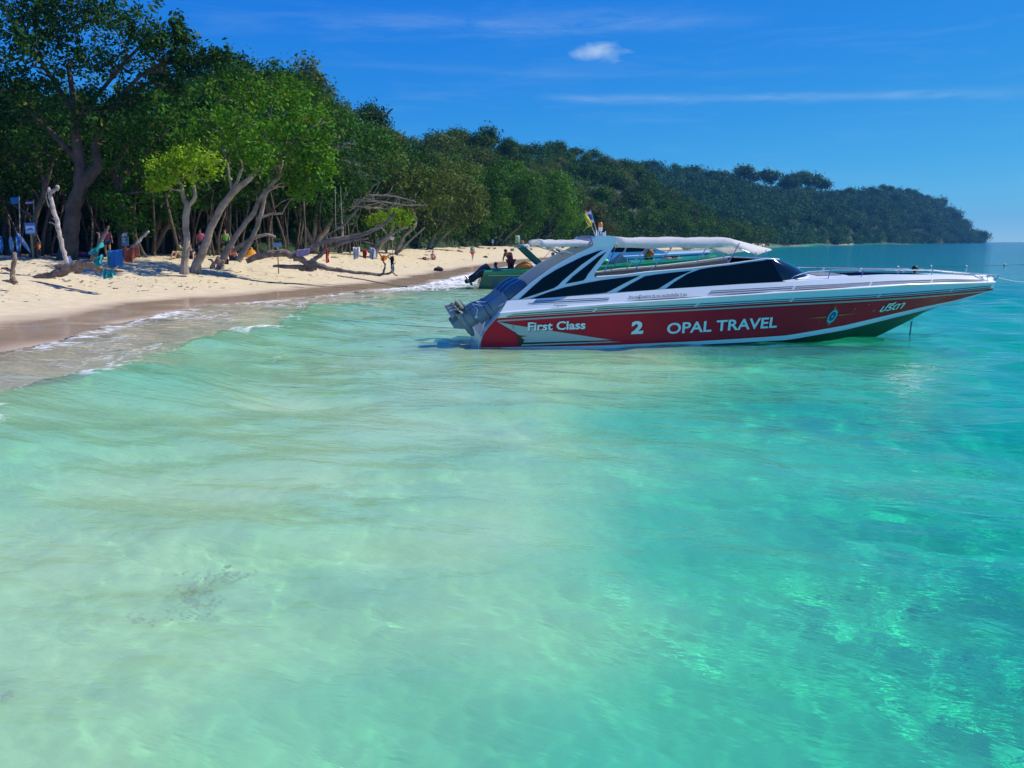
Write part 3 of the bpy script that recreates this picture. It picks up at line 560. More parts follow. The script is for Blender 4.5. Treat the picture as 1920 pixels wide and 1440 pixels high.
bare_tree('dead_tree', 'spray of bare twigs beside the dome-shaped tree on the ridge', (932, 266), [[(925, 275, 3), (933, 262, 2), (940, 254, 1.2)], [(930, 268, 2), (945, 262, 1), (952, 261, .8)], [(930, 266, 2), (938, 248, 1)]], 34, 235, 5, BARK, tl=1.)
for lab, px, py, r, Yd, k in (('dome-shaped dark tree on the ridge left of the bare twigs', 912, 250, 17, 232, 'dark'), ('broad dome-shaped tree on the ridge above the middle of the beach', 820, 262, 20, 200, 'blue'), ('small rounded tree in the dip of the ridge', 862, 268, 12, 215, 'dark')):
    beach_tree('ridge_tree', lab, (px, py + r * 2.2), [[(px, py + r * 2.2, 4), (px + 1, py + r, 3)]], [(px - r * .45, py + r * .4, r * .7), (px + r * .45, py + r * .35, r * .72), (px, py - r * .05, r * .8), (px - r * .2, py + r, r * .6), (px + r * .4, py + r, r * .6)], k, BARK, int(px), leaf=.7, dens=7, depth=Yd, subs=1, group=None)
# thin understorey stems inside the shade
P_STEM = []
for i in range(4):
    rng = np.random.default_rng(300 + i); mb = MB(); tp = bend((0, 0, -.3), (rng.normal() * .8, rng.normal() * .5, 5.8), rng, 8, .05); mb.tube(tp, list(np.linspace(.085, .04, 8)), 6)
    lum = [(tp[-1][0] + rng.normal() * .8, tp[-1][1] + rng.normal() * .8, 5.6 + rng.normal() * .5, .9, .9, .7) for _ in range(4)]; branchwork(mb, [(tp[4:], [.05] * 4)], lum, rng, subs=0, n=5)
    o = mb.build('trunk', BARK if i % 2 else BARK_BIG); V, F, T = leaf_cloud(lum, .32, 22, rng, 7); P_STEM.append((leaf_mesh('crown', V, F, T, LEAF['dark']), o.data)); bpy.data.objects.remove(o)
for k in range(85):
    p = rngT.uniform(-40, 1080) if k > 50 else rngT.uniform(-40, 720); Yf = np.interp(p, [-700, 0, 345, 560, 700, 830, 900, 1000, 1150], [47, 48, 49.5, 60, 82, 115, 146, 174, 217]); Y_ = Yf + rngT.uniform(-.5, 9)
    plant('young_tree', P_STEM[k % 4], ((p - 960) / FPX * Y_, Y_, 1.25), rngT.uniform(0, 6.28), rngT.uniform(.7, 1.15) * (1 + (Yf - 48) / 150), 'thin %s young tree in the shade of the wood ' % ('brown-stemmed' if k % 2 else 'dark-stemmed') + where(p), 'tree', 'thin-stemmed young trees in the shade of the wood', None)
# undergrowth that closes the dark wood behind the stems
UV, UT = [], []
for px in np.arange(-420, 1160, 7.):
    Yf = np.interp(px, [-700, 0, 345, 560, 700, 830, 900, 1000, 1150], [57, 60, 63, 72, 92, 124, 153, 181, 223])
    for q in range(2):
        Y_ = Yf + q * 5 + rngT.uniform(-2, 2); r = rngT.uniform(1., 1.7) * (1 + (Yf - 60) / 130)
        V, F, T = leaf_cloud([((px - 960) / FPX * Y_, Y_, 1.3 + r * .8 + rngT.uniform(0, 1.2 + q * 1.8), r, r, r)], .5, 7, rngT, 5); UV.append(V); UT.append(T)
for px in np.arange(1020, 1440, 8.):
    for q in range(3):
        Yf = np.interp(px, [1000, 1150, 1300, 1440], [222, 232, 296, 380]) + q * 9 + rngT.uniform(-3, 3); r = rngT.uniform(1.8, 3.2); V, F, T = leaf_cloud([((px - 960) / FPX * Yf, Yf, 1.2 + r * .6 + q * 1.8, r * 1.2, r, r)], .9, 2.6, rngT, 5); UV.append(V); UT.append(T)
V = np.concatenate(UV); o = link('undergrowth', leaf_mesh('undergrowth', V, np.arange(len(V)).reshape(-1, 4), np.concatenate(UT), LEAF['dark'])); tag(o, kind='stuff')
# ------------------------------------------------------------------ boats
GEL = mat('white_gelcoat', (.80, .83, .82), .25, coat=.15, noise_amt=.06, noise_scale=1.5)
RED = mat('red_gelcoat', (.62, .006, .030), .36, spec=.18, coat=.08, noise_amt=.15, noise_scale=1.2, col2=(.50, .006, .024))
NAVY = mat('navy_tape', (.008, .02, .06), .35)
MAROON = mat('maroon_tape', (.09, .004, .012), .35)
SILVER = mat('silver_tape', (.36, .39, .38), .4)
BLACKT = mat('black_tape', (.01, .012, .014), .4)
PALE = mat('pale_lettering', (.78, .84, .82), .4)
GLASS = mat('dark_glass', (.004, .008, .010), .05, spec=.22); SCREEN = mat('windscreen_glass', (.006, .010, .018), .06, spec=.5, coat=.4)
LINER = mat('cockpit_liner', (.30, .285, .26), .6, noise_amt=.15, noise_scale=4)
STEEL = mat('stainless_steel', (.62, .63, .64), .18, metal=1.)
CANVAS = mat('white_canvas', (.90, .90, .88), .75, bump=.35, bump_scale=5, trans=.55)
BOTTOM = mat('antifouling_paint', (.012, .05, .045), .5, noise_amt=.4, noise_scale=3)
GREYD = mat('grey_deck', (.20, .21, .23), .55, bump=.3, bump_scale=40)
BROWN = mat('brown_vinyl', (.10, .06, .04), .5)
BLACK = mat('black_rubber', (.012, .012, .013), .6)
BLUEC = mat('blue_cowl', (.07, .11, .15), .25, coat=.6, noise_amt=.2, noise_scale=3)
GREYC = mat('grey_engine_paint', (.29, .31, .30), .32, coat=.3, noise_amt=.25, noise_scale=4)
AMBER = mat('amber_plastic', (.85, .30, .01), .25, coat=.4, trans=.25)
ROPE = mat('pale_rope', (.62, .60, .54), .9)
def lerpf(tab):
    a, b = zip(*tab); return lambda x: float(np.interp(x, a, b))
class Boat:                                  # hull given by curves along its length; local x to the bow, -y towards the camera
    def __init__(s, L, beam, keel, chine, zlow, ztop, zgun, zdeck, stern, chin=.87, flare=.35, full=.45, tip=.12):
        s.L = L; s.bm = beam; s.keel, s.chine, s.zlow, s.ztop, s.zgun, s.zdeck, s.stern = (lerpf(q) for q in (keel, chine, zlow, ztop, zgun, zdeck, stern)); s.chin = chin; s.fl = flare; s.full = full; s.tip = tip
    def hb(s, x):
        x0 = s.L * s.full; b = s.bm / 2
        if x < x0: return b * (1 - .03 * (1 - x / x0) ** 2)
        t = min(1, (x - x0) / (s.L * 1.0 - x0)); return max(s.tip, b * (1 - t ** 2.3) + s.tip * t)
    def hc(s, x): return s.hb(x) * (s.chin - s.fl * max(0, min(1, (x - s.L * .45) / (s.L * .55))))
    def rowdefs(s):
        return [('keel', lambda x: 0.001, s.keel), ('mid', lambda x: s.hc(x) * .55, lambda x: s.keel(x) + (s.chine(x) - s.keel(x)) * .6), ('chine', s.hc, s.chine), ('low', lambda x: s.hc(x) + .03, s.zlow),
                ('q1', lambda x: s.side_y(x, s.zlow(x) * .66 + s.ztop(x) * .34), lambda x: s.zlow(x) * .66 + s.ztop(x) * .34), ('q2', lambda x: s.side_y(x, s.zlow(x) * .33 + s.ztop(x) * .67), lambda x: s.zlow(x) * .33 + s.ztop(x) * .67),
                ('top', lambda x: s.hb(x) - .03, s.ztop), ('gun', s.hb, s.zgun), ('deck', lambda x: max(s.hb(x) - .14, .05), s.zdeck)]
    def side_y(s, x, z):
        zl, zt, zg, zd = s.zlow(x), s.ztop(x), s.zgun(x), s.zdeck(x)
        return float(np.interp(z, [zl, zt, zg, max(zd, zg + .01)], [s.hc(x) + .03, s.hb(x) - .03, s.hb(x), max(s.hb(x) - .14, .05)]))
    def pt(s, x, z, off=.004, sgn=-1): return Vector((x, sgn * (s.side_y(x, z) + off), z))
    def row(s, i, sgn, n=60):
        nm, fy, fz = s.rowdefs()[i]; x0 = 0
        for _ in range(6): x0 = s.stern(fz(x0))
        if nm in ('keel', 'mid'): x0 = 0.
        out = []
        for k in range(n + 1):
            u = k / n; u = 1 - (1 - u) ** 1.25; x = x0 + (s.L - x0) * u; out.append(Vector((x, sgn * fy(x), fz(x))))
        return out
    def strip(s, a, b, name, m, root, thick=False):
        for sg in (-1, 1): mb = MB(); mb.rows([s.row(i, sg) for i in range(a, b + 1)]); o = mb.build(name, m, root, True, 30)
        return o
    def ribbon(s, name, m, root, x0, x1, fz, w, off=.013, n=30, both=True, gaps=(), slant=.06):
        mb = MB(); segs = []; xs = [x0] + [g for g in gaps] + [x1]
        for a, b in zip(xs[:-1], xs[1:]): segs.append((a + (.03 if a != x0 else 0), b - (.03 if b != x1 else 0)))
        for sg in ((-1, 1) if both else (-1,)):
            for a, b in segs:
                k = max(2, int(n * (b - a) / (x1 - x0))); A = []; Bq = []
                for i in range(k + 1):
                    x = a + (b - a) * i / k; ww = w(i / k) if callable(w) else w; z = fz(x)
                    A.append(s.pt(x - slant * .3, z - ww / 2, off, sg)); Bq.append(s.pt(x + slant * .3, z + ww / 2, off, sg))
                mb.rows([A, Bq])
        return mb.build(name, m, root, True)
    def decal(s, name, m, root, poly, off=.006, cuts=8, surf=None):
        off += .008; bm = bmesh.new(); f = bm.faces.new([bm.verts.new((x, 0, z)) for x, z in poly]); bmesh.ops.triangulate(bm, faces=[f])
        xs = [p[0] for p in poly]
        for i in range(1, cuts):
            xx = min(xs) + (max(xs) - min(xs)) * i / cuts; bmesh.ops.bisect_plane(bm, geom=bm.verts[:] + bm.edges[:] + bm.faces[:], plane_co=(xx, 0, 0), plane_no=(1, 0, 0))
        for v in bm.verts: v.co = surf(v.co.x, v.co.z, off) if surf else s.pt(v.co.x, v.co.z, off)
        me = bpy.data.meshes.new(name); bm.to_mesh(me); bm.free(); return link(name, me, m, root, False)
    def text(s, name, body, m, root, p0, p1, h, bold=.0, shear=0., off=.008, surf=None, squeeze=None, size_from='X'):
        off += .008; c = bpy.data.curves.new('lettering', 'FONT'); c.body = body; c.offset = bold; c.shear = shear; c.resolution_u = 3
        o = bpy.data.objects.new('lettering', c); COL.objects.link(o); dg = bpy.context.evaluated_depsgraph_get(); dg.update()
        me = bpy.data.meshes.new_from_object(o.evaluated_get(dg)); bpy.data.objects.remove(o); bpy.data.curves.remove(c)
        V = np.array([v.co[:] for v in me.vertices]); x0, x1 = V[:, 0].min(), V[:, 0].max(); cap = .69 if size_from == 'X' else (V[:, 1].max() - V[:, 1].min())
        for v in me.vertices:
            u = (v.co.x - x0) / (x1 - x0); x = p0[0] + (p1[0] - p0[0]) * u; z = p0[1] + (p1[1] - p0[1]) * u + v.co.y / cap * h
            v.co = surf(x, z, off) if surf else s.pt(x, z, off)
        me.materials.clear(); return link(name, me, m, root, False)
def mirror_rows(pts): return [Vector((p[0], -p[1], p[2])) for p in pts]
def plate(poly, surf, thick, name, m, root, both=True, cuts=0):      # a cut-out panel with thickness following a surface surf(x,z,off)
    for sg in ((-1, 1) if both else (-1,)):
        mb = MB()
        bm = bmesh.new(); f = bm.faces.new([bm.verts.new((x, 0, z)) for x, z in poly])
        if cuts:
            xs = [p[0] for p in poly]
            for i in range(1, cuts):
                xx = min(xs) + (max(xs) - min(xs)) * i / cuts; bmesh.ops.bisect_plane(bm, geom=bm.verts[:] + bm.edges[:] + bm.faces[:], plane_co=(xx, 0, 0), plane_no=(1, 0, 0))
        r = bmesh.ops.extrude_face_region(bm, geom=bm.faces[:]); new = {v for v in r['geom'] if isinstance(v, bmesh.types.BMVert)}
        for v in bm.verts:
            p = surf(v.co.x, v.co.z, 0 if v in new else thick); v.co = Vector((p.x, p.y * (-sg), p.z))
        bmesh.ops.triangulate(bm, faces=bm.faces[:]); bm.verts.ensure_lookup_table(); bm.verts.index_update()
        mb.add([v.co[:] for v in bm.verts], [tuple(v.index for v in f.verts) for f in bm.faces]); bm.free(); o = mb.build(name, m, root, False)
    return o
def smooth_poly(P, n=4):
    out = []; k = len(P)
    for i in range(k):
        p0, p1, p2, p3 = (np.array(P[(i + j) % k], float) for j in (-1, 0, 1, 2))
        for t in np.linspace(0, 1, n, endpoint=False):
            out.append(tuple(.5 * ((2 * p1) + (p2 - p0) * t * .6 + 0) * 1) if False else tuple(p1 + (p2 - p1) * t))
    return out
YAW = R_(7.4)
boat = empty('speedboat', (-.8949, 20.4305, 0), YAW)
tag(boat, 'long red and white speedboat with dark windows and a white canopy moored in clear water', 'speedboat')
H = Boat(13.38, 2.8, [(0, -.45), (8.5, -.42), (9.6, -.22), (10.3, -.02), (11.2, .40), (11.6, .62), (12.34, .86), (12.65, .98), (13.38, 1.13)],
         [(0, -.06), (2.9, -.04), (5, .02), (7.4, .09), (8.93, .29), (10.27, .54), (11.2, .71), (12.3, .90), (13.38, 1.15)],
         [(0, .02), (2.9, .03), (5, .09), (7.37, .19), (8.89, .39), (10.23, .63), (11.13, .78), (12.19, .93), (13.38, 1.17)],
         [(0, .67), (.43, .70), (2.8, .82), (4.93, .90), (7.26, 1.0), (10.45, 1.10), (13.38, 1.21)],
         [(0, .77), (.43, .80), (2.92, .98), (4.55, 1.07), (7.24, 1.22), (10.43, 1.36), (13.38, 1.36)],
         [(0, 1.0), (.64, 1.08), (2.82, 1.21), (4.22, 1.31), (6.13, 1.42), (7.5, 1.48), (10, 1.60), (12, 1.57), (13.38, 1.49)],
         [(-.5, 0), (.08, 0), (.35, .08), (.58, .26), (.76, .43), (.85, .47), (1.08, .64), (1.3, .7)])
H.strip(0, 2, 'hull_bottom', BOTTOM, boat); H.strip(2, 3, 'boot_stripe', GEL, boat); H.strip(3, 6, 'hull_side', RED, boat); H.strip(6, 8, 'topside', GEL, boat)
mb = MB()
for sg in (-1, 1): mb.tube([Vector((p.x, p.y, p.z)) for p in H.row(7, sg)], .034, 10)
mb.build('rub_rail', GEL, boat)
mb = MB()
for sg in (-1, 1): mb.tube([Vector((p.x, p.y + sg * .004, p.z)) for p in H.row(2, sg)][:-1], .014, 6)
mb.build('spray_rail', GEL, boat)
tr = MB(); tr.rows([[H.row(i, -1)[0] for i in range(9)], [H.row(i, 1)[0] for i in range(9)]]); tr.build('transom', GEL, boat, False)
tb = MB(); tb.rows([[H.row(i, -1)[-1] for i in range(9)], [H.row(i, 1)[-1] for i in range(9)]]); tb.build('bow_cap', GEL, boat, False)
# edge trim round the red stern
H_st = [H.pt(H.stern(z) + .004, z, .006) for z in np.linspace(.03, .80, 14)]
for sg in (1, -1): mb = MB(); mb.tube([Vector((p.x, sg * p.y, p.z)) for p in H_st], .010, 6); mb.build('stern_trim', SILVER, boat)
# tapes on hull and topside
gz = lambda x: H.ztop(x) - .055 - .01
H.ribbon('stripe', SILVER, boat, .40, 13.2, gz, .038)
H.ribbon('stripe', MAROON, boat, .62, 13.25, lambda x: H.ztop(x) + .022, .022, gaps=(2.6, 5.0, 7.3, 9.6, 11.8))
H.ribbon('stripe', NAVY, boat, .72, 13.25, lambda x: H.ztop(x) + .068, .018, gaps=(2.64, 5.04, 7.34, 9.64, 11.84))
H.ribbon('stripe', NAVY, boat, .60, 3.6, lambda x: float(np.interp(x, [.6, .85, 1.4, 3.6], [.80, .845, .885, .955])), lambda t: .006 + .016 * math.sin(math.pi * min(1, t * 1.1)))
H.ribbon('stripe', MAROON, boat, 3.3, 8.9, lambda x: H.zgun(x) + .045, lambda t: .004 + .02 * math.sin(math.pi * t), gaps=(5.2, 6.9))
# deck surface with the open bow well
def foredeck():
    mb = MB(); xs = list(np.linspace(7.2, 8.9, 10)) + list(np.linspace(9.0, 11.3, 12)) + list(np.linspace(11.4, 13.36, 9)); ny = 16
    def P(x, v):
        yd = max(H.hb(x) - .14, .05); cr = float(np.interp(x, [7.2, 8.2, 9.2, 10, 13.4], [.10, .10, .05, .02, .01])); return Vector((x, v * yd, H.zdeck(x) + cr * (1 - v * v)))
    vs = np.linspace(-1, 1, ny + 1); G = [[P(x, v) for v in vs] for x in xs]; V = [p for r in G for p in r]; Fs = []
    for i in range(len(xs) - 1):
        for j in range(ny):
            if 9.0 <= xs[i] < 11.25 and 2 <= j < ny - 2: continue
            Fs.append((i * (ny + 1) + j, i * (ny + 1) + j + 1, (i + 1) * (ny + 1) + j + 1, (i + 1) * (ny + 1) + j))
    mb.add(V, Fs); d = mb.build('foredeck', GEL, boat)
    w_ = MB(); ring = [P(x, vs[2]) for x in xs if 9.0 <= x <= 11.31] ; ring += [P(ring[-1].x, v) for v in vs[3:-3]] + [P(x, vs[-3]) for x in reversed(xs) if 9.0 <= x <= 11.31] + [P(9.0, v) for v in vs[-4:2:-1]]
    low = [Vector((p.x, p.y * .96, p.z - .34)) for p in ring]; w_.rows([ring, low], True); w_.add(low, [tuple(range(len(low)))]); w_.build('bow_well', mat('navy_shade_liner', (.03, .045, .07), .6), boat, False)  # well walls coloured dark: shade inside the recess is put into the colour
    s_ = MB()
    for sg in (-1, 1): s_.box((10.0, sg * .62, 1.36), (1.5, .3, .12))
    s_.build('bow_seat', mat('navy_vinyl', (.03, .05, .09), .5), boat, False)
    h_ = MB(); h_.rows([[P(x, v) + Vector((0, 0, .012)) for v in np.linspace(-.62, .62, 13)] for x in np.linspace(8.25, 8.93, 7)]); h_.build('deck_pad', GREYD, boat)
foredeck()
# cabin sides with their arches
def cabs(x, z, off=0.): return Vector((x, -(max(H.hb(x) - .15, .05) - max(0, z - H.zdeck(x)) * .13 + off), z))
outer = [(.66, 1.055), (.93, 1.27), (1.19, 1.48), (1.7, 1.83), (2.21, 2.10), (2.62, 2.30), (2.68, 2.44), (2.8, 2.50), (3.14, 2.51), (3.15, 2.35), (2.93, 2.02), (2.68, 1.72), (2.635, 1.64), (2.66, 1.59), (2.75, 1.57),
         (3.3, 1.61), (3.87, 1.68), (4.93, 1.76), (5.81, 1.855), (6.70, 1.975), (7.0, 1.46), (6.13, 1.40), (4.22, 1.29), (2.82, 1.19), (1.6, 1.115)]
plate(outer, cabs, -.05, 'cabin_side', GEL, boat, True, 18)
panes = [[(.89, 1.095), (1.3, 1.22), (1.70, 1.35), (1.80, 1.41), (1.9, 1.51), (2.34, 1.87), (2.86, 2.215), (2.69, 2.17), (2.38, 2.06), (2.08, 1.92), (1.75, 1.76), (1.45, 1.58), (1.15, 1.33)],
         [(1.97, 1.445), (2.38, 1.52), (2.44, 1.57), (2.5, 1.67), (2.72, 1.93), (2.935, 2.17), (2.74, 2.06), (2.54, 1.91), (2.34, 1.76), (2.14, 1.61)],
         [(.70, .975), (1.0, 1.03), (1.45, 1.125), (2.0, 1.17), (2.74, 1.225), (2.92, 1.245), (3.04, 1.30), (3.32, 1.44), (3.72, 1.63), (3.3, 1.585), (2.8, 1.525), (2.4, 1.455), (1.96, 1.37), (1.6, 1.27), (1.2, 1.13)],
         [(3.15, 1.25), (3.6, 1.275), (4.04, 1.30), (4.14, 1.325), (4.25, 1.39), (4.56, 1.57), (4.94, 1.735), (4.5, 1.695), (4.09, 1.65), (3.82, 1.61), (3.49, 1.44)],
         [(4.28, 1.30), (5.2, 1.35), (6.2, 1.40), (7.15, 1.468), (6.84, 1.98), (6.3, 1.915), (5.81, 1.85), (5.45, 1.815), (5.14, 1.765), (4.83, 1.66), (4.51, 1.47)]]
for i, P in enumerate(panes):
    o = plate(P, lambda x, z, off: cabs(x, z, off), .008, 'window', GLASS, boat, True, 6)
# windscreen wrapping round the front
def wrap(a, t):
    ph = R_(90 - 180 * a); c, s_ = math.cos(ph), math.sin(ph); ex = lambda v: math.copysign(abs(v) ** .8, v)
    b = Vector((7.05 + 1.10 * ex(c), -1.19 * ex(s_) , 1.465 + .135 * c)); tp = Vector((6.78 + .56 * ex(c), -1.105 * ex(s_), 1.985 - .02 * c))
    p = b.lerp(tp, t); p += Vector((.05 * math.sin(math.pi * t) * c, -.03 * math.sin(math.pi * t) * s_, .03 * math.sin(math.pi * t))); return p
mb = MB(); mb.rows([[wrap(a, t) for a in np.linspace(0, 1, 41)] for t in np.linspace(0, 1, 7)]); ws_ = mb.build('windscreen', SCREEN, boat)
mb = MB(); mb.tube([wrap(a, 1.0) + Vector((0, 0, .008)) for a in np.linspace(0, 1, 41)], .016, 6); mb.build('windscreen_rail', GEL, boat)
mb = MB(); mb.tube([wrap(a, 0.) for a in np.linspace(0, 1, 41)], .018, 6); mb.build('windscreen_sill', GEL, boat)
mb = MB(); mb.rows([[wrap(a, 0) + Vector((0, 0, -.0)) for a in np.linspace(0, 1, 31)], [wrap(a, 0) + Vector((-.12, 0, -.16)) for a in np.linspace(0, 1, 31)]]); mb.build('screen_base', GEL, boat)
# top rails, inner liner, floor, seats, helm
mb = MB()
for sg in (-1, 1):
    mb.tube([Vector((cabs(x, z).x, cabs(x, z, -.02).y * (-sg), z + .012)) for x, z in [(2.70, 1.585), (3.3, 1.62), (3.87, 1.69), (4.93, 1.77), (5.81, 1.865), (6.78, 1.99)]], .02, 6)
mb.build('side_rail', GEL, boat)
mb = MB()
for sg in (-1, 1):
    A = [Vector((x, sg * (H.hb(x) - .22 - max(0, z - H.zdeck(x)) * .12), z)) for x, z in [(1.0, 1.15), (2.7, 1.55), (3.87, 1.66), (5.81, 1.83), (6.7, 1.94)]]
    mb.rows([A, [Vector((p.x, p.y, .5)) for p in A]])
mb.build('cockpit_lining', LINER, boat, False)
mb = MB(); mb.box((4.0, 0, .49), (6.6, 2.3, .04)); mb.build('cockpit_floor', LINER, boat, False)
mb = MB(); mb.rows([[Vector((6.55, y, .5)), Vector((6.5, y, 1.5)), Vector((6.75, y, 1.72)), Vector((7.3, y * .8, 1.58))] for y in np.linspace(-1.05, 1.05, 7)]); mb.build('dashboard', BLACK, boat)
for i, x in enumerate((2.3, 3.3, 4.3, 5.3)):
    mb = MB(); mb.box((x, 0, .85), (.5, 1.9, .14)); mb.box((x - .26, 0, 1.15), (.1, 1.9, .62)); mb.build('bench', BROWN, boat, False)
mb = MB(); mb.rows([[Vector((.45, y, .95)), Vector((.66, y, 1.06)), Vector((1.3, y, 1.10)), Vector((1.32, y, .5))] for y in np.linspace(-1.2, 1.2, 5)]); mb.build('engine_deck', GEL, boat, False)
# tapes on the cabin sides
def cribbon(x0, x1, fz, w, m, gaps=()):
    mb = MB(); xs = [x0] + list(gaps) + [x1]
    for sg in (-1, 1):
        for a, b in zip(xs[:-1], xs[1:]):
            a += .02 if a != x0 else 0; b -= .02 if b != x1 else 0; A = []; C_ = []
            for i in range(13):
                x = a + (b - a) * i / 12
                for arr, zz_, sl_ in ((A, fz(x) - w / 2, -.012), (C_, fz(x) + w / 2, .012)):
                    q = H.pt(x + sl_, zz_, .013) if zz_ < H.zdeck(x) - .02 else cabs(x + sl_, zz_, .010); arr.append(Vector((q.x, q.y * (-sg), q.z)))
            mb.rows([A, C_])
    mb.build('stripe', m, boat, False)
cribbon(1.25, 2.97, lambda x: 1.065 + (x - 1.25) * .036, .016, NAVY); cribbon(1.1, 2.95, lambda x: 1.02 + (x - 1.1) * .036, .016, NAVY)
cribbon(5.36, 13.0, lambda x: float(np.interp(x, [5.36, 7.3, 10, 11.6, 13], [1.265, 1.355, 1.455, 1.47, 1.43])), .018, NAVY, (7.4, 9.4, 11.2)); cribbon(5.30, 13.0, lambda x: float(np.interp(x, [5.3, 7.3, 10, 11.6, 13], [1.215, 1.31, 1.41, 1.43, 1.40])), .016, MAROON, (7.36, 9.36, 11.16))
# swoosh, lettering, emblem
H.decal('swoosh', BLACKT, boat, [(.37, .612), (.76, .372), (.88, .275), (.965, .16), (.92, .035), (3.0, .085), (3.28, .105), (1.0, .125), (1.02, .19), (.95, .26), (.82, .36)], .005, 14)
H.decal('swoosh', mat('pale_green_tape', (.40, .50, .46), .4), boat, [(.40, .615), (.72, .548), (1.57, .405), (3.05, .158), (1.01, .128), (1.0, .16), (1.2, .2), (.99, .205), (.95, .255), (1.1, .28), (.90, .30), (.83, .345), (1.01, .37), (.78, .385)], .009, 14)
H.decal('swoosh', mat('pale_green_tape', (.40, .50, .46), .4), boat, [(.94, .05), (3.28, .108), (3.0, .125), (.98, .085)], .009, 14)
for dx, dz, m_, of in ((.014, -.014, BLACKT, .012), (0, 0, PALE, .018)):
    H.text('lettering', 'First Class', m_, boat, (1.09 + dx, .402 + dz), (2.42 + dx, .432 + dz), .185, .028, off=of)
    H.text('lettering', '2', m_, boat, (3.50 + dx, .305 + dz), (3.78 + dx, .312 + dz), .27, .045, off=of)
mb = MB()                                       # ball end and foot of the fat figure 2
for cx, cz, r in ((3.545, .52, .038), (3.53, .335, .02), (3.765, .35, .024)): mb.add([H.pt(cx + r * math.cos(a), cz + r * math.sin(a), .027) for a in np.linspace(0, 6.283, 13)[:-1]], [tuple(range(12))])
mb.build('lettering', PALE, boat, False)
H.text('lettering', 'OPAL TRAVEL', PALE, boat, (4.35, .285), (7.04, .40), .245, .020, off=.010)
H.text('lettering', 'จำนวนผู้โดยสาร 25 คน คนประจำเรือ 2 คน', NAVY, boat, (3.42, 1.105), (4.78, 1.165), .062, .012, off=.010, surf=lambda x, z, off: (H.pt(x, z, off) if z < H.zdeck(x) else cabs(x, z, off - .002)), size_from='X')
H.text('lettering', 'ปรีดา', BLACKT, boat, (9.80, .695), (10.50, .775), .17, .03, .35, off=.008, size_from='X')
H.text('lettering', 'ปรีดา', PALE, boat, (9.79, .705), (10.49, .785), .17, .022, .35, off=.013, size_from='X')
def disc(cx, cz, r0, r1, m, off, n=28, sx_=.72):
    off += .008
    mb = MB(); A = [H.pt(cx + sx_ * r0 * math.cos(a) + .25 * r0 * math.sin(a), cz + r0 * math.sin(a), off) for a in np.linspace(0, 2 * math.pi, n + 1)[:-1]]
    if r1 > 0:
        Bq = [H.pt(cx + sx_ * r1 * math.cos(a) + .25 * r1 * math.sin(a), cz + r1 * math.sin(a), off) for a in np.linspace(0, 2 * math.pi, n + 1)[:-1]]; mb.rows([A, Bq], True)
    else: mb.add(A, [tuple(range(n))])
    return mb.build('emblem', m, boat, False)
CYAN = mat('cyan_tape', (.16, .55, .66), .4); BLUET = mat('blue_tape', (.012, .07, .26), .4); GOLD = mat('gold_tape', (.36, .24, .04), .4)
disc(8.47, .63, .185, 0, mat('teal_tape', (.03, .13, .14), .4), .006); disc(8.47, .63, .155, .115, CYAN, .009); disc(8.47, .63, .113, 0, BLUET, .010)
mb = MB(); mb.add([H.pt(8.47 + r * math.cos(a) * .8, .63 + r * math.sin(a), .022) for a, r in [(k * math.pi / 4, .052 if k % 2 == 0 else .02) for k in range(8)]], [tuple(range(8))]); mb.build('emblem', CYAN, boat, False)
for P in ([(7.80, .588), (8.30, .60), (8.30, .632)], [(8.64, .64), (8.64, .665), (9.18, .69)], [(8.45, .80), (8.52, .80), (8.50, .90)], [(8.40, .45), (8.47, .46), (8.42, .40)]): H.decal('emblem', GOLD, boat, P, .007, 4)
rs_ = np.random.default_rng(2)
for cx, cz, r in ((9.05, .80, .035), (9.02, .73, .022), (9.4, .90, .03), (9.62, .74, .05), (10.45, 1.02, .025), (8.15, .52, .03), (9.9, .60, .02)):
    H.decal('scuff', mat('rubbed_gelcoat', (.52, .12, .12), .6), boat, [(cx + r * rs_.uniform(.5, 1.1) * math.cos(a), cz + .6 * r * rs_.uniform(.5, 1.1) * math.sin(a)) for a in np.linspace(0, 6.283, 10)[:-1]], .001, 3)
# canopy on its frame
def canopy(name, x0, x1, hw, zt, drop, front=None):
    mb = MB(); xs = list(np.linspace(x0, x1, 14)); rows = []
    for i, x in enumerate(xs):
        sag = .012 * math.sin(i * 1.9) - .018 * abs(math.sin((x - x0) * 2.3)); b = .012 * math.sin(x * 7); e = drop + .012 * math.sin(x * 5.1)
        rows.append([Vector((x, y, z)) for y, z in [(-hw - .015, zt - e), (-hw - .015 + b, zt - e * .6), (-hw + .03, zt - e * .22), (-hw + .12, zt - .012 + sag), (-hw * .45, zt + .012 + sag), (0, zt + .02 + sag), (hw * .45, zt + .012 + sag), (hw - .12, zt - .012 + sag), (hw - .03, zt - e * .22), (hw + .015 - b, zt - e * .6), (hw + .015, zt - e)]])
    if front:
        for t in (.2, .45, .7, 1.):
            last = rows[13]; r = []
            for p in last:
                q = abs(p.y) / hw; xe = front[0] - .72 * q ** 2; ze = front[1] - .11 * q ** 2 - (0.0 if abs(p.y) < hw * .9 else .03); s_ = t
                r.append(Vector((p.x + (xe - p.x) * s_, p.y * (1 - .12 * t), p.z + (ze - p.z) * (s_ ** 1.15))))
            rows.append(r)
    mb.rows(rows); o = mb.build(name, CANVAS, boat, True, 60); md = o.modifiers.new('cloth_thickness', 'SOLIDIFY'); md.thickness = .008; return o
canopy('canopy', 3.2, 5.95, .99, 2.49, .24, (7.36, 2.215)); canopy('canopy', 1.44, 2.60, .95, 2.43, .15)
mb = MB()                                       # white block joining the arches
pr = [(-.0, 0), (.0, .14), (.05, .19), (.47, .19), (.52, .14), (.52, 0)]
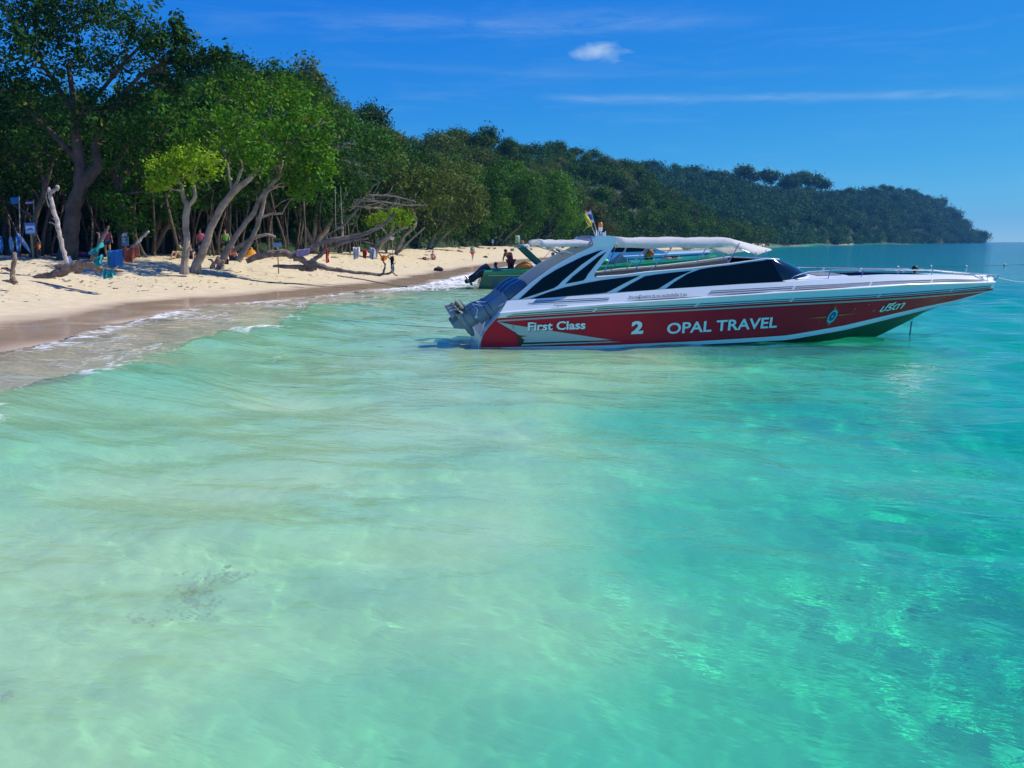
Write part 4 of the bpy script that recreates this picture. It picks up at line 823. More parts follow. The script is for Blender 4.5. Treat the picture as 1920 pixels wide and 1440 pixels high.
mb.rows([[Vector((2.64 + px_, y, 2.33 + pz)) for px_, pz in pr] for y in np.linspace(-1.12, 1.12, 9)], False); mb.rows([[Vector((2.64, y, 2.33)), Vector((3.16, y, 2.33))] for y in (-1.12, 1.12)])
for y in (-1.12, 1.12): mb.add([Vector((2.64 + px_, y, 2.33 + pz)) for px_, pz in pr], [tuple(range(6))])
mb.build('arch_top', GEL, boat, True, 35)
for x, z in ((2.66, 2.4), (3.15, 2.4)):
    mb = MB(); mb.tube([Vector((x, y, z + .11 - .22 * abs(y / 1.0) ** 6)) for y in np.linspace(-1.03, 1.03, 15)], .03, 8); mb.build('canopy_hoop', mat('blue_grey_tube', (.10, .14, .20), .35), boat)
mb = MB()
for sg in (-1, 1):
    for a, b in (((2.90, 1.70), (3.18, 2.24)), ((3.58, 1.66), (3.97, 2.26)), ((3.98, 1.70), (4.52, 2.26)), ((4.45, 2.22), (4.47, 2.30)), ((5.85, 1.87), (6.15, 2.36)), ((6.55, 1.96), (6.56, 2.14)), ((6.82, 1.99), (6.80, 2.20))):
        mb.tube([Vector((a[0], sg * 1.06, a[1])), Vector((b[0], sg * .97, b[1]))], .013, 6)
    mb.tube([Vector((x, sg * .955, 2.30 if x < 6 else 2.14)) for x in (3.2, 4.6, 5.95, 6.4)], .013, 6)
    mb.tube([Vector((x, sg * .93, 2.29)) for x in (1.46, 2.6)], .013, 6); mb.tube([Vector((1.6, sg * .95, 2.29)), Vector((2.35, sg * 1.0, 2.08))], .013, 6)
for x in (1.5, 2.1, 3.6, 4.5, 5.4): mb.tube([Vector((x, y, 2.36 + .09 * (1 - abs(y)) - (.06 if x < 2.6 else 0))) for y in np.linspace(-.93, .93, 7)], .011, 6)
mb.build('canopy_frame', STEEL, boat)
# rails, cleats, fittings
mb = MB(); RP = [(7.35, 1.15, 1.50), (7.48, 1.14, 1.60), (7.8, 1.12, 1.70), (8.51, 1.06, 1.735), (9.92, .88, 1.72), (11.37, .55, 1.70), (12.6, .26, 1.60), (13.36, .16, 1.54), (13.52, .10, 1.52)]
mb.tube([Vector((x, -y, z)) for x, y, z in RP] + [Vector((13.55, 0, 1.52))] + [Vector((x, y, z)) for x, y, z in RP[::-1]], .014, 7)
for sg in (-1, 1):
    for x, y, z in ((8.4, 1.07, 1.735), (9.3, .96, 1.727), (10.3, .81, 1.715), (11.37, .55, 1.70), (12.5, .28, 1.61), (13.3, .165, 1.545)): mb.tube([Vector((x, sg * y, z)), Vector((x - .1, sg * max(.06, H.hb(x) - .17), H.zdeck(x)))], .011, 6)
    mb.tube([Vector((13.5, sg * .09, 1.52)), Vector((13.44, sg * .08, 1.44)), Vector((13.3, sg * .08, 1.42))], .014, 6)
mb.build('bow_rail', STEEL, boat)
for x in (1.82, 12.95):
    mb = MB(); zz_ = H.zgun(x) + (.02 if x < 5 else .13); yy_ = -(H.hb(x) + (.0 if x < 5 else -.13)); mb.tube([(x - .16, yy_, zz_ + .05), (x + .16, yy_, zz_ + .05)], .012, 6); mb.tube([(x - .04, yy_, zz_ - .02), (x - .04, yy_, zz_ + .05)], .012, 6); mb.tube([(x + .04, yy_, zz_ - .02), (x + .04, yy_, zz_ + .05)], .012, 6); mb.build('cleat', STEEL, boat)
mb = MB(); q = cabs(6.83, 1.325, .01); mb.ball(q, (.075, .02, .028), 14, 6); mb.build('vent', mat('vent_grey', (.10, .13, .14), .3), boat)
mb = MB(); mb.ball((11.5, .42, 1.70), (.085, .085, .085)); mb.tube([(11.5, .42, 1.5), (11.5, .42, 1.66)], .03, 6); mb.build('anchor_ball', BLACK, boat)
mb = MB(); mb.tube([(x, -(H.hb(x) - .55 * (x - 8)), 1.72) if False else (x, -.72, 1.60 + .0 * x) for x in (8.95, 9.0)], .01, 5); mb.build('hinge', STEEL, boat)
mb = MB(); kx, kz = 11.25, .43; mb.tube([Vector((kx + .035 * math.cos(a), 0, kz - .03 + .045 * math.sin(a))) for a in np.linspace(0, 6.283, 12)], .010, 5); mb.build('bow_eye', STEEL, boat)
mb = MB(); mb.rows([[Vector((kx - .02, -.02, kz - .06)), Vector((kx + .035, .02, kz - .06))], [Vector((kx - .035, -.02, kz - .25)), Vector((kx + .02, .02, kz - .25))], [Vector((kx - .04, -.01, kz - .46)), Vector((kx + .01, .02, kz - .45))]]); o = mb.build('strap', mat('blue_webbing', (.02, .03, .16), .8), boat); o.modifiers.new('webbing_thickness', 'SOLIDIFY').thickness = .006
# flags and amber light on the arch
for k, (a, b, y) in enumerate((((2.87, 2.50), (2.60, 3.11), -.32), ((2.94, 2.50), (2.73, 3.15), -.26))):
    mb = MB(); mb.tube([(a[0], y, a[1]), (b[0], y, b[1])], .009, 6); mb.build('flagpole', STEEL, boat)
def cloth(name, m, P0, P1, wv, n=10, k=6, amp=.02, parent=None, off=Vector((0, 0, 0))):
    mb = MB(); mb.rows([[Vector(P0(i / n)).lerp(Vector(P1(i / n)), j / k) + Vector(wv) * amp * math.sin(j * 1.7 + i * .5) for j in range(k + 1)] for i in range(n + 1)])
    o = mb.build(name, m, parent, True, 80); o.modifiers.new('cloth_thickness', 'SOLIDIFY').thickness = .004; return o
fy = -.26; pole = lambda t: Vector((2.94 + (2.73 - 2.94) * t, fy, 2.50 + .65 * t))
for (t0, t1, c_, nm) in ((.98, .93, (.45, .02, .03), 'flag_red'), (.93, .82, (.80, .78, .80), 'flag_white'), (.82, .64, (.10, .11, .42), 'flag_blue'), (.64, .53, (.80, .78, .80), 'flag_white'), (.53, .45, (.50, .03, .04), 'flag_red')):
    cloth('thai_flag', mat(nm, c_, .8, trans=.3), lambda u, t0=t0, t1=t1: pole(t0 + (t1 - t0) * u), lambda u, t0=t0, t1=t1: pole(t0 + (t1 - t0) * u) + Vector((-.115, -.03, -.02)), (0, 1, .3), 3, 6, .016, boat)
cloth('yellow_flag', mat('flag_yellow', (.75, .66, .08), .8, trans=.35), lambda u: Vector((2.61 + (.16) * u, -.33, 3.08 - .30 * u)), lambda u: Vector((2.55 + .14 * u, -.36, 3.00 - .27 * u - .03 * math.sin(3 * u))), (.2, 1, .2), 9, 5, .02, boat)
cloth('yellow_flag', mat('flag_yellow', (.75, .66, .08), .8, trans=.35), lambda u: Vector((2.69 - .15 * u, -.35, 2.76 - .11 * u + .02 * math.sin(5 * u))), lambda u: Vector((2.67 - .12 * u, -.35, 2.72 - .07 * u + .02 * math.sin(5 * u))), (0, 1, 0), 6, 2, .01, boat)
mb = MB(); mb.lathe([(0, 2.845), (.035, 2.845), (.048, 2.83), (.052, 2.80), (.052, 2.73), (0.0, 2.73)], (2.98, -.26, 0), 14); mb.build('amber_light', AMBER, boat)
mb = MB(); mb.lathe([(0, 2.729), (.05, 2.729), (.045, 2.64), (0, 2.64)], (2.98, -.26, 0), 14); mb.build('light_base', GEL, boat)
mb = MB()
for x in (2.95, 3.0, 3.11): mb.tube([(x, -.26, 2.50), (x - .008, -.26, 2.64)], .011, 6)
mb.tube([(2.94, -.26, 2.525), (3.12, -.26, 2.525)], .012, 6); mb.box((3.06, -.26, 2.57), (.05, .05, .08)); mb.build('light_bracket', GEL, boat)
mb = MB(); mb.tube([(2.87, -.32, 2.50), (2.87, -.32, 2.66)], .013, 6); mb.build('pole_socket', GEL, boat)
# three tilted outboard engines
def engine(y, rope=False):
    root = empty('outboard_engine', (0, y, 0)); root.parent = boat
    O = Vector((1.12, 0, 1.43)); D = Vector((-.845, 0, -.535)); A = Vector((-.535, 0, .845)); W_ = Vector((0, 1, 0))
    def sect(s_, b0, b1, w_, n=16, pw=.7): return [O + D * s_ + A * ((b0 + b1) / 2 + (b1 - b0) / 2 * math.copysign(abs(math.cos(t)) ** pw, math.cos(t))) + W_ * (w_ * math.copysign(abs(math.sin(t)) ** pw, math.sin(t))) for t in [2 * math.pi * j / n for j in range(n)]]
    mb = MB(); mb.rows([sect(-.02, -.06, .06, .06), sect(.0, -.18, .12, .15), sect(.06, -.24, .17, .19), sect(.3, -.27, .19, .21), sect(.52, -.27, .16, .205), sect(.55, -.26, .15, .20), sect(.56, -.1, .05, .1)], True); mb.build('cowl', BLUEC, root)
    mb = MB(); mb.rows([sect(.555, -.25, .14, .19), sect(.72, -.27, .11, .17), sect(.9, -.26, .10, .145), sect(1.05, -.24, .12, .125), sect(1.2, -.22, .16, .115), sect(1.36, -.20, .20, .11), sect(1.38, -.1, .1, .05)], True); mb.build('leg_housing', GREYC, root)
    mb = MB(); mb.rows([sect(1.37, -.17, .17, .085), sect(1.5, -.16, .18, .07), sect(1.62, -.17, .2, .06), sect(1.72, -.05, .1, .03)], True)
    ax = O + D * 1.66; mb.rows([[ax + A * a_ + (D * math.cos(t) + W_ * math.sin(t)) * r for t in [2 * math.pi * j / 12 for j in range(12)]] for a_, r in ((-.36, .01), (-.33, .045), (-.22, .075), (0, .085), (.2, .075), (.27, .06))], True); mb.build('gearcase', GREYC, root)
    mb = MB(); P = [(1.70, -.14), (1.70, .16), (1.93, .14), (1.95, .04)]
    mb.add([O + D * s_ + A * a_ + W_ * w_ for w_ in (-.014, .014) for s_, a_ in P], [(0, 1, 2, 3), (7, 6, 5, 4)] + [(i, (i + 1) % 4, 4 + (i + 1) % 4, 4 + i) for i in range(4)]); mb.build('skeg', GREYC, root, False)
    mb = MB(); P = [(-.2, .05), (-.1, .13), (.28, .14), (.38, .08), (.38, -.08), (.28, -.14), (-.1, -.13), (-.2, -.05)]
    mb.add([O + D * s_ + A * a_ + W_ * w_ for s_ in (1.45, 1.465) for a_, w_ in P], [tuple(range(8)), tuple(range(15, 7, -1))] + [(i, (i + 1) % 8, 8 + (i + 1) % 8, 8 + i) for i in range(8)]); mb.build('cavitation_plate', GREYC, root, False)
    pr_ = empty('propeller', (0, 0, 0)); pr_.parent = root
    mb = MB(); mb.rows([[ax + A * a_ + (D * math.cos(t) + W_ * math.sin(t)) * r for t in [2 * math.pi * j / 10 for j in range(10)]] for a_, r in ((.27, .055), (.4, .045), (.43, .01))], True); mb.build('hub', BLACK, pr_)
    for b in range(3):
        t0 = b * 2.094 + .4; e = D * math.cos(t0) + W_ * math.sin(t0); f = -D * math.sin(t0) + W_ * math.cos(t0)
        mb = MB(); mb.rows([[ax + A * (.34 + .05 * q + .06 * u * q) + e * (.05 + .155 * u) + f * (.085 * q * math.sin(math.pi * (.25 + .7 * u))) for q in (-1, -.3, .4, 1)] for u in (0, .3, .6, .85, 1)]); o = mb.build('blade', GREYC, pr_); o.modifiers.new('blade_thickness', 'SOLIDIFY').thickness = .008
    mb = MB(); mb.box((.40, 0, .62), (.16, .30, .5), Matrix.Rotation(.35, 3, 'Y')); mb.box((.30, 0, .5), (.3, .1, .12)); mb.tube([(.2, -.1, .35), (.42, -.1, .85)], .03, 8); mb.tube([(.2, .1, .35), (.42, .1, .85)], .03, 8); mb.build('mounting_bracket', GREYC, root, False)
    mb = MB()
    for s_ in (.62, .98, 1.1): mb.rows([[p + (p - (O + D * s_)) * .03 for p in sect(s_ + ds_, -.27 + .05 * (s_ > .9), .125, .17 - .04 * (s_ > .9))] for ds_ in (0, .015)], True)
    mb.build('seam', BLACK, root)
    if rope:
        mb = MB(); mb.tube([O + D * 1.0 + A * .16 + W_ * -.05, O + D * 1.18 + A * .28, O + D * 1.12 + A * .14 + W_ * -.13, O + D * 1.3 + A * .30 + W_ * -.02, O + D * 1.26 + A * .12 + W_ * -.14, O + D * 1.36 + A * .02 + W_ * -.15], .012, 6); mb.ball(O + D * 1.37 + A * 0 + W_ * -.15, (.04, .03, .035)); mb.build('rope_lashing', mat('white_rope', (.8, .8, .78), .8), root)
    return root
for y, rp in ((-.78, True), (0, False), (.78, False)): engine(y, rp)
mb = MB(); mb.tube([(.02, -1.2, -.12), (.03, -1.22, .1), (.1, -1.24, .4)], .010, 6); mb.box((-.02, -1.15, -.1), (.2, .18, .02)); mb.build('trim_tab', GREYC, boat, False)
# ---- generic smaller boats behind -------------------------------------------
def side_boat(name, label, at, yaw, L, beam, zs, mats_, cat='speedboat'):
    root = empty(name, at, yaw); tag(root, label, cat); h = Boat(L, beam, [(0, -.4), (L * .62, -.35), (L * .78, -.02), (L * .9, .6), (L, zs[2] - .15)], [(0, -.03), (L * .5, .05), (L * .7, .3), (L * .85, .7), (L, zs[2] - .12)], [(0, .06), (L * .5, .14), (L * .7, .4), (L * .85, .78), (L, zs[2] - .1)],
             [(0, zs[0] - .22), (L * .5, zs[1] - .25), (L, zs[2] - .09)], [(0, zs[0] - .08), (L * .5, zs[1] - .1), (L, zs[2] - .05)], [(0, zs[0]), (L * .5, zs[1]), (L, zs[2])], [(-.5, 0), (.05, 0), (.4, .1), (.9, .3), (1.2, .4)])
    h.strip(0, 2, 'hull_bottom', mats_[0], root); h.strip(2, 6, 'hull_side', mats_[1], root); h.strip(6, 8, 'topside', mats_[2], root)
    tr = MB(); tr.rows([[h.row(i, -1)[0] for i in range(9)], [h.row(i, 1)[0] for i in range(9)]]); tr.build('transom', mats_[1], root, False)
    fd = MB(); fd.rows([[Vector((x, v * max(h.hb(x) - .14, .05), h.zdeck(x) + .10 * (1 - v * v))) for v in np.linspace(-1, 1, 9)] for x in np.linspace(L * .55, L, 14)]); fd.build('foredeck', mats_[2], root)
    fl = MB(); fl.box((L * .3, 0, .45), (L * .52, beam * .8, .04)); fl.build('cockpit_floor', LINER, root, False)
    li = MB()
    for sg in (-1, 1): A = [Vector((x, sg * (h.hb(x) - .16), h.zdeck(x))) for x in np.linspace(.5, L * .55, 8)]; li.rows([A, [Vector((p.x, p.y, .45)) for p in A]])
    li.rows([[Vector((L * .555, y, h.zdeck(L * .55) + .08)), Vector((L * .555, y, .45))] for y in np.linspace(-beam * .42, beam * .42, 3)]); li.build('cockpit_lining', LINER, root, False)
    return root, h
def flat_canopy(root, x0, x1, hw, zt, m=CANVAS, posts=(), curve=.06, name='canopy'):
    mb = MB(); mb.rows([[Vector((x, y, z - .05 * ((x - (x0 + x1) / 2) / (x1 - x0) * 2) ** 4)) for y, z in ((-hw, zt - .1), (-hw * .97, zt - .02), (-hw * .5, zt + curve * .7), (0, zt + curve), (hw * .5, zt + curve * .7), (hw * .97, zt - .02), (hw, zt - .1))] for x in np.linspace(x0, x1, 9)])
    o = mb.build(name, m, root, True, 70); o.modifiers.new('cloth_thickness', 'SOLIDIFY').thickness = .012
    mb = MB()
    for (xa, za, xb) in posts:
        for sg in (-1, 1): mb.tube([Vector((xa, sg * hw * 1.05, za)), Vector((xb, sg * hw * .95, zt - .04))], .018, 6)
    if posts: mb.build('canopy_frame', STEEL, root)
GR1 = mat('dark_green_gelcoat', (.006, .085, .055), .3, coat=.3); GR2 = mat('green_gelcoat', (.015, .27, .10), .3, coat=.2, noise_amt=.3, noise_scale=.7, col2=(.010, .19, .09))
g0 = ground(893, 543); GY = R_(4.5)
gb, gh = side_boat('speedboat', 'dark green speedboat with passengers, half hidden behind the red and white one', (g0.x, g0.y + 1.3, 0), GY, 12.6, 2.8, (.95, 1.22, 1.62), [BLACK, GR1, GR2])
gh.ribbon('stripe', mat('cream_tape', (.5, .45, .3), .5), gb, .5, 5.0, lambda x: .70 + x * .01, .035)
mb = MB(); mb.add([gh.pt(.85 + .19 * math.cos(a), .36 + .2 * math.sin(a), .008) for a in np.linspace(0, 6.283, 21)[:-1]], [tuple(range(20))]); mb.build('emblem', mat('dim_blue_tape', (.02, .07, .13), .5), gb, False)
flat_canopy(gb, 2.0, 6.8, 1.05, 2.22, posts=((3.2, 1.1, 4.2), (5.6, 1.2, 6.4)))
for sg in (-1, 1):
    mb = MB()
    mb.rows([[Vector((2.1 + a, sg * 1.2, 2.12)), Vector((2.6 + a, sg * 1.23, 1.65)), Vector((3.3 + a, sg * 1.26, 1.05))] for a in (0, .32)])
    mb.rows([[Vector((3.9 + a, sg * 1.2, 2.0)), Vector((4.5 + a, sg * 1.23, 1.6)), Vector((5.3 + a, sg * 1.26, 1.12))] for a in (0, .16)])
    o = mb.build('arch', GR1, gb, False); o.modifiers.new('plate_thickness', 'SOLIDIFY').thickness = .05
mb = MB(); mb.box((2.15, 0, 2.17), (.35, 2.4, .09)); mb.build('arch_top', mat('teal_gelcoat', (.03, .30, .26), .3), gb, False)
mb = MB(); mb.rows([[Vector((6.6, y, 1.28)), Vector((7.2, y, 1.75)), Vector((7.25, y * .97, 1.78))] for y in np.linspace(-1.05, 1.05, 5)]); mb.rows([[Vector((6.6, sg * 1.05, 1.28)), Vector((7.2, sg * 1.05, 1.75))] for sg in (-1, 1)][:1] + [[Vector((7.9, -1.0, 1.32)), Vector((7.25, -1.02, 1.78))]]); mb.build('windscreen', mat('pale_blue_glass', (.14, .18, .22), .1, coat=.5), gb, False)
mb = MB(); mb.tube([(x, -(gh.hb(x) - .1), gh.zdeck(x) + .22) for x in np.linspace(7.5, 12.4, 8)], .016, 6); mb.tube([(x, (gh.hb(x) - .1), gh.zdeck(x) + .22) for x in np.linspace(7.5, 12.4, 8)], .016, 6)
for x in (7.6, 9, 10.4, 11.8): [mb.tube([(x, sg * (gh.hb(x) - .1), gh.zdeck(x)), (x, sg * (gh.hb(x) - .1), gh.zdeck(x) + .22)], .012, 5) for sg in (-1, 1)]
mb.build('bow_rail', STEEL, gb)
for sx_, c_ in ((2.05, 'y'), (2.12, 'w'), (2.22, 'o')):
    mb = MB(); m_ = {'y': mat('yellow_cloth', (.85, .68, .02), .7), 'w': GEL, 'o': AMBER}[c_]
    if c_ == 'o': mb.lathe([(0, .24), (.06, .22), (.07, .1), (0, .1)], (sx_ + .1, -.3, 2.21), 10); mb.tube([(sx_ + .1, -.3, 2.2), (sx_ + .1, -.3, 2.32)], .02, 5)
    else: mb.rows([[Vector((sx_ - .12 + .03 * math.sin(3 * u), -.3 - .05 * v, 2.72 - .42 * u)), Vector((sx_ + .06, -.3, 2.66 - .36 * u))] for u in np.linspace(0, 1, 6) for v in (0,)]); mb.tube([(sx_ + .07, -.3, 2.2), (sx_ + .05, -.3, 2.72)], .012, 5)
    o = mb.build({'y': 'flag', 'w': 'flag', 'o': 'amber_light'}[c_], m_, gb, True)
    if c_ != 'o': o.modifiers.new('cloth_thickness', 'SOLIDIFY').thickness = .006
for y in (-.7, 0.1, .8):
    e = empty('outboard_engine', (0, y, 0)); e.parent = gb; dn = Vector((-.82, 0, -.57)); up = Vector((-.57, 0, .82)); o_ = Vector((.62, 0, 1.12))
    loop = lambda s_, b_, w_: [o_ + dn * s_ + up * (b_ * math.cos(a)) + Vector((0, w_ * math.sin(a), 0)) for a in [k * math.pi / 6 for k in range(12)]]
    mb = MB(); mb.rows([loop(-.02, .05, .05), loop(.02, .19, .16), loop(.3, .22, .19), loop(.55, .19, .17), loop(.57, .06, .06)], True); mb.build('cowl', BLACK, e)
    mb = MB(); mb.rows([loop(.56, .17, .13), loop(.85, .14, .10), loop(1.1, .15, .09), loop(1.3, .13, .06), loop(1.32, .02, .02)], True); mb.build('leg_housing', BLACK, e)
    mb = MB(); q_ = o_ + dn * 1.28; mb.rows([[q_ + up * a_ + (dn * math.cos(t) + Vector((0, math.sin(t), 0))) * r for t in [k * math.pi / 5 for k in range(10)]] for a_, r in ((-.28, .01), (-.2, .06), (.15, .06), (.3, .03))], True); mb.build('gearcase', mat('dull_metal', (.25, .27, .28), .3, metal=.7), e)
    mb = MB(); mb.add([q_ + dn * s_ + up * a_ + Vector((0, w_, 0)) for w_ in (-.012, .012) for s_, a_ in ((0, -.1), (0, .12), (.22, .1), (.22, .02))], [(0, 1, 2, 3), (7, 6, 5, 4)] + [(k, (k + 1) % 4, 4 + (k + 1) % 4, 4 + k) for k in range(4)]); mb.build('skeg', BLACK, e, False)
mb = MB(); mb.tube([(-.1, -1.1, .75), (.1, -1.15, .95), (.4, -1.2, 1.0)], .014, 5); mb.build('stern_rail', STEEL, gb)
WB = mat('pale_blue_gelcoat', (.42, .62, .74), .3, coat=.3); DB = mat('blue_gelcoat', (.02, .11, .36), .3, coat=.3)
b0 = ground(1075, 508); bb, bh = side_boat('speedboat', 'pale blue and white speedboat with black side windows moored behind the green one', (b0.x, b0.y + 3, 0), R_(3), 12.0, 2.7, (1.0, 1.3, 1.55), [BLACK, DB, WB])
mb = MB(); P = [(2.2, 1.25), (3.2, 1.95), (4.0, 2.02), (6.6, 2.0), (7.9, 1.5), (7.9, 1.38), (2.2, 1.1)]
for sg in (-1, 1): mb.add([Vector((x, sg * (1.18 - .15 * (z - 1.2)), z)) for x, z in P], [tuple(range(len(P)))])
mb.rows([[Vector((x, -(1.18 - .15 * (z - 1.2)), z)), Vector((x, 0, z + .05)), Vector((x, (1.18 - .15 * (z - 1.2)), z))] for x, z in P[1:5]]); mb.build('cabin', WB, bb, False)
for Q in ([(2.7, 1.5), (3.3, 1.88), (4.4, 1.90), (4.4, 1.5)], [(4.5, 1.5), (4.5, 1.9), (6.4, 1.88), (7.1, 1.58)]):
    for sg in (-1, 1): mb = MB(); mb.add([Vector((x, sg * (1.19 - .15 * (z - 1.2) + .006), z)) for x, z in Q], [(0, 1, 2, 3)]); mb.build('window', GLASS, bb, False)
flat_canopy(bb, 3.4, 6.2, 1.0, 2.3, posts=((3.6, 1.9, 3.6), (6.0, 1.95, 6.0)))
bh.ribbon('stripe', DB, bb, 4.0, 11.8, lambda x: bh.zgun(x) - .02, .07)
# ropes and floats
def rope(name, label, pts, r=.012, m=ROPE, cat='rope', sag=.2):
    P = []
    for a, b in zip(pts[:-1], pts[1:]):
        for t in np.linspace(0, 1, 14, endpoint=False): q = Vector(a).lerp(Vector(b), t); q.z -= sag * math.sin(math.pi * t); P.append(q)
    P.append(Vector(pts[-1])); mb = MB(); mb.tube(P, r, 5); o = mb.build(name, m); tag(o, label, cat); return o
def bw(x, y, z): q = Matrix.Rotation(YAW, 3, 'Z') @ Vector((x, y, z)); return q + Vector((-.8949, 20.4305, 0))
rope('bow_rope', 'thin pale mooring line running from the red boat\'s bow out to the right', [bw(11.5, .42, 1.72), bw(13.5, .06, 1.50), atY(1925, 529, 27.5)], .007, sag=.03)
sg_ = ground(560, 592.5, .06); rope('stern_rope', 'thin grey mooring line from the red boat\'s engines across the shallows to the beach', [bw(-.5, -.3, .38), Vector((sg_.x, sg_.y, .1)), ground(0, 613.5, .35)], .006, mat('grey_rope', (.25, .26, .25), .9), sag=.05)
rope('stern_line', 'thin pale rope hanging straight down from the red boat\'s stern corner into the water', [bw(.12, -1.30, .62), bw(-.02, -1.33, .25), bw(-.05, -1.36, -.35)], .010, sag=-.02)
FLO = mat('pale_float', (.78, .70, .50), .5)
for i, (px, py) in enumerate(((1543, 503.5), (1612, 505), (1683, 501.5), (1745, 500), (1811, 500), (1884, 497), (1497, 503))):
    q = ground(px, py, .02); mb = MB(); mb.ball((0, 0, .03), (.14, .14, .11), 12, 8); mb.tube([(0, 0, .12), (0, 0, .17)], .025, 6); o = mb.build('mooring_float', FLO); o.location = q
    tag(o, ['first pale float right of the red boat\'s windscreen, just above its bow rail', 'second pale float along the line behind the bow rail', 'pale float in the middle of the line behind the bow', 'pale float left of the dark ball on the bow', 'pale float just above the tip of the bow rail', 'pale float farthest right, out past the bow tip', 'pale float half hidden at the foot of the red boat\'s windscreen'][i], 'float', 'floats in a line behind the red boat\'s bow')
fl_ = [ground(p, q, .0) for p, q in ((1497, 503), (1543, 503.5), (1612, 505), (1683, 501.5), (1745, 500), (1811, 500), (1884, 497), (1990, 494))]
rope('float_line', 'dark line strung between the pale floats behind the bow', fl_, .012, mat('dark_rope', (.06, .07, .08), .9), sag=-.01)
# ------------------------------------------------------------------ people
SKIN = mat('skin', (.42, .235, .15), .55); SKIN_D = mat('skin_tanned', (.20, .095, .055), .55); HAIR = mat('dark_hair', (.012, .009, .008), .6); SKIN_P = mat('skin_sunburnt', (.50, .26, .19), .55)
JOINTS = {   # standing figure 1.70 m, facing -y
    'pelvis': ((0, 0, .93), .125), 'waist': ((0, 0, 1.07), .112), 'chest': ((0, .01, 1.26), .128), 'neck': ((0, .01, 1.44), .055), 'head': ((0, -.01, 1.57), .088), 'crown': ((0, 0, 1.64), .070), 'nose': ((0, -.105, 1.555), .018),
    'shl': ((-.17, .01, 1.37), .058), 'ell': ((-.24, .02, 1.10), .042), 'wrl': ((-.26, -.04, .86), .030), 'hdl': ((-.26, -.07, .77), .030), 'shr': ((.17, .01, 1.37), .058), 'elr': ((.24, .02, 1.10), .042), 'wrr': ((.26, -.04, .86), .030), 'hdr': ((.26, -.07, .77), .030),
    'hpl': ((-.09, 0, .88), .095), 'knl': ((-.10, -.01, .49), .062), 'anl': ((-.10, .02, .09), .040), 'tol': ((-.11, -.13, .035), .032), 'hpr': ((.09, 0, .88), .095), 'knr': ((.10, -.01, .49), .062), 'anr': ((.10, .02, .09), .040), 'tor': ((.11, -.13, .035), .032)}
BONES = [('pelvis', 'waist'), ('waist', 'chest'), ('chest', 'neck'), ('neck', 'head'), ('head', 'crown'), ('head', 'nose'), ('chest', 'shl'), ('shl', 'ell'), ('ell', 'wrl'), ('wrl', 'hdl'), ('chest', 'shr'), ('shr', 'elr'), ('elr', 'wrr'), ('wrr', 'hdr'), ('pelvis', 'hpl'), ('hpl', 'knl'), ('knl', 'anl'), ('anl', 'tol'), ('pelvis', 'hpr'), ('hpr', 'knr'), ('knr', 'anr'), ('anr', 'tor')]
SIT = {'pelvis': (0, 0, .11), 'waist': (0, .03, .25), 'chest': (0, .05, .44), 'neck': (0, .04, .62), 'head': (0, .01, .75), 'crown': (0, .02, .82), 'nose': (0, -.085, .735), 'shl': (-.17, .05, .55), 'ell': (-.23, -.02, .32), 'wrl': (-.16, -.22, .36), 'hdl': (-.12, -.30, .38), 'shr': (.17, .05, .55), 'elr': (.23, -.02, .32), 'wrr': (.16, -.22, .36), 'hdr': (.12, -.30, .38),
       'hpl': (-.10, -.03, .11), 'knl': (-.14, -.38, .40), 'anl': (-.13, -.58, .06), 'tol': (-.13, -.72, .03), 'hpr': (.10, -.03, .11), 'knr': (.14, -.38, .40), 'anr': (.13, -.58, .06), 'tor': (.13, -.72, .03)}
BEND = {'waist': (0, -.05, 1.06), 'chest': (0, -.19, 1.20), 'neck': (0, -.34, 1.30), 'head': (0, -.45, 1.36), 'crown': (0, -.51, 1.40), 'nose': (0, -.52, 1.30), 'shl': (-.17, -.26, 1.27), 'ell': (-.22, -.36, 1.03), 'wrl': (-.14, -.50, .90), 'hdl': (-.10, -.56, .86), 'shr': (.17, -.26, 1.27), 'elr': (.22, -.36, 1.03), 'wrr': (.14, -.50, .90), 'hdr': (.10, -.56, .86)}
WALK = {'knl': (-.10, -.16, .50), 'anl': (-.10, -.14, .10), 'tol': (-.10, -.29, .04), 'knr': (.10, .05, .49), 'anr': (.10, .26, .13), 'tor': (.10, .15, .035), 'wrl': (-.27, .12, .88), 'hdl': (-.27, .14, .80), 'wrr': (.25, -.20, .92), 'hdr': (.24, -.27, .86)}
KNEEL = {k: (v[0][0], v[0][1], v[0][2] - .42) for k, v in JOINTS.items()}; KNEEL.update({'knl': (-.12, -.10, .07), 'anl': (-.11, .36, .06), 'tol': (-.11, .48, .05), 'knr': (.12, -.10, .07), 'anr': (.11, .36, .06), 'tor': (.11, .48, .05), 'wrl': (-.2, -.2, .62), 'hdl': (-.16, -.28, .6), 'wrr': (.2, -.2, .62), 'hdr': (.16, -.28, .6)})
LIE = {k: (v[0][0], v[0][2] * -1 + .9, .10 + v[0][1] * -.6) for k, v in JOINTS.items()}
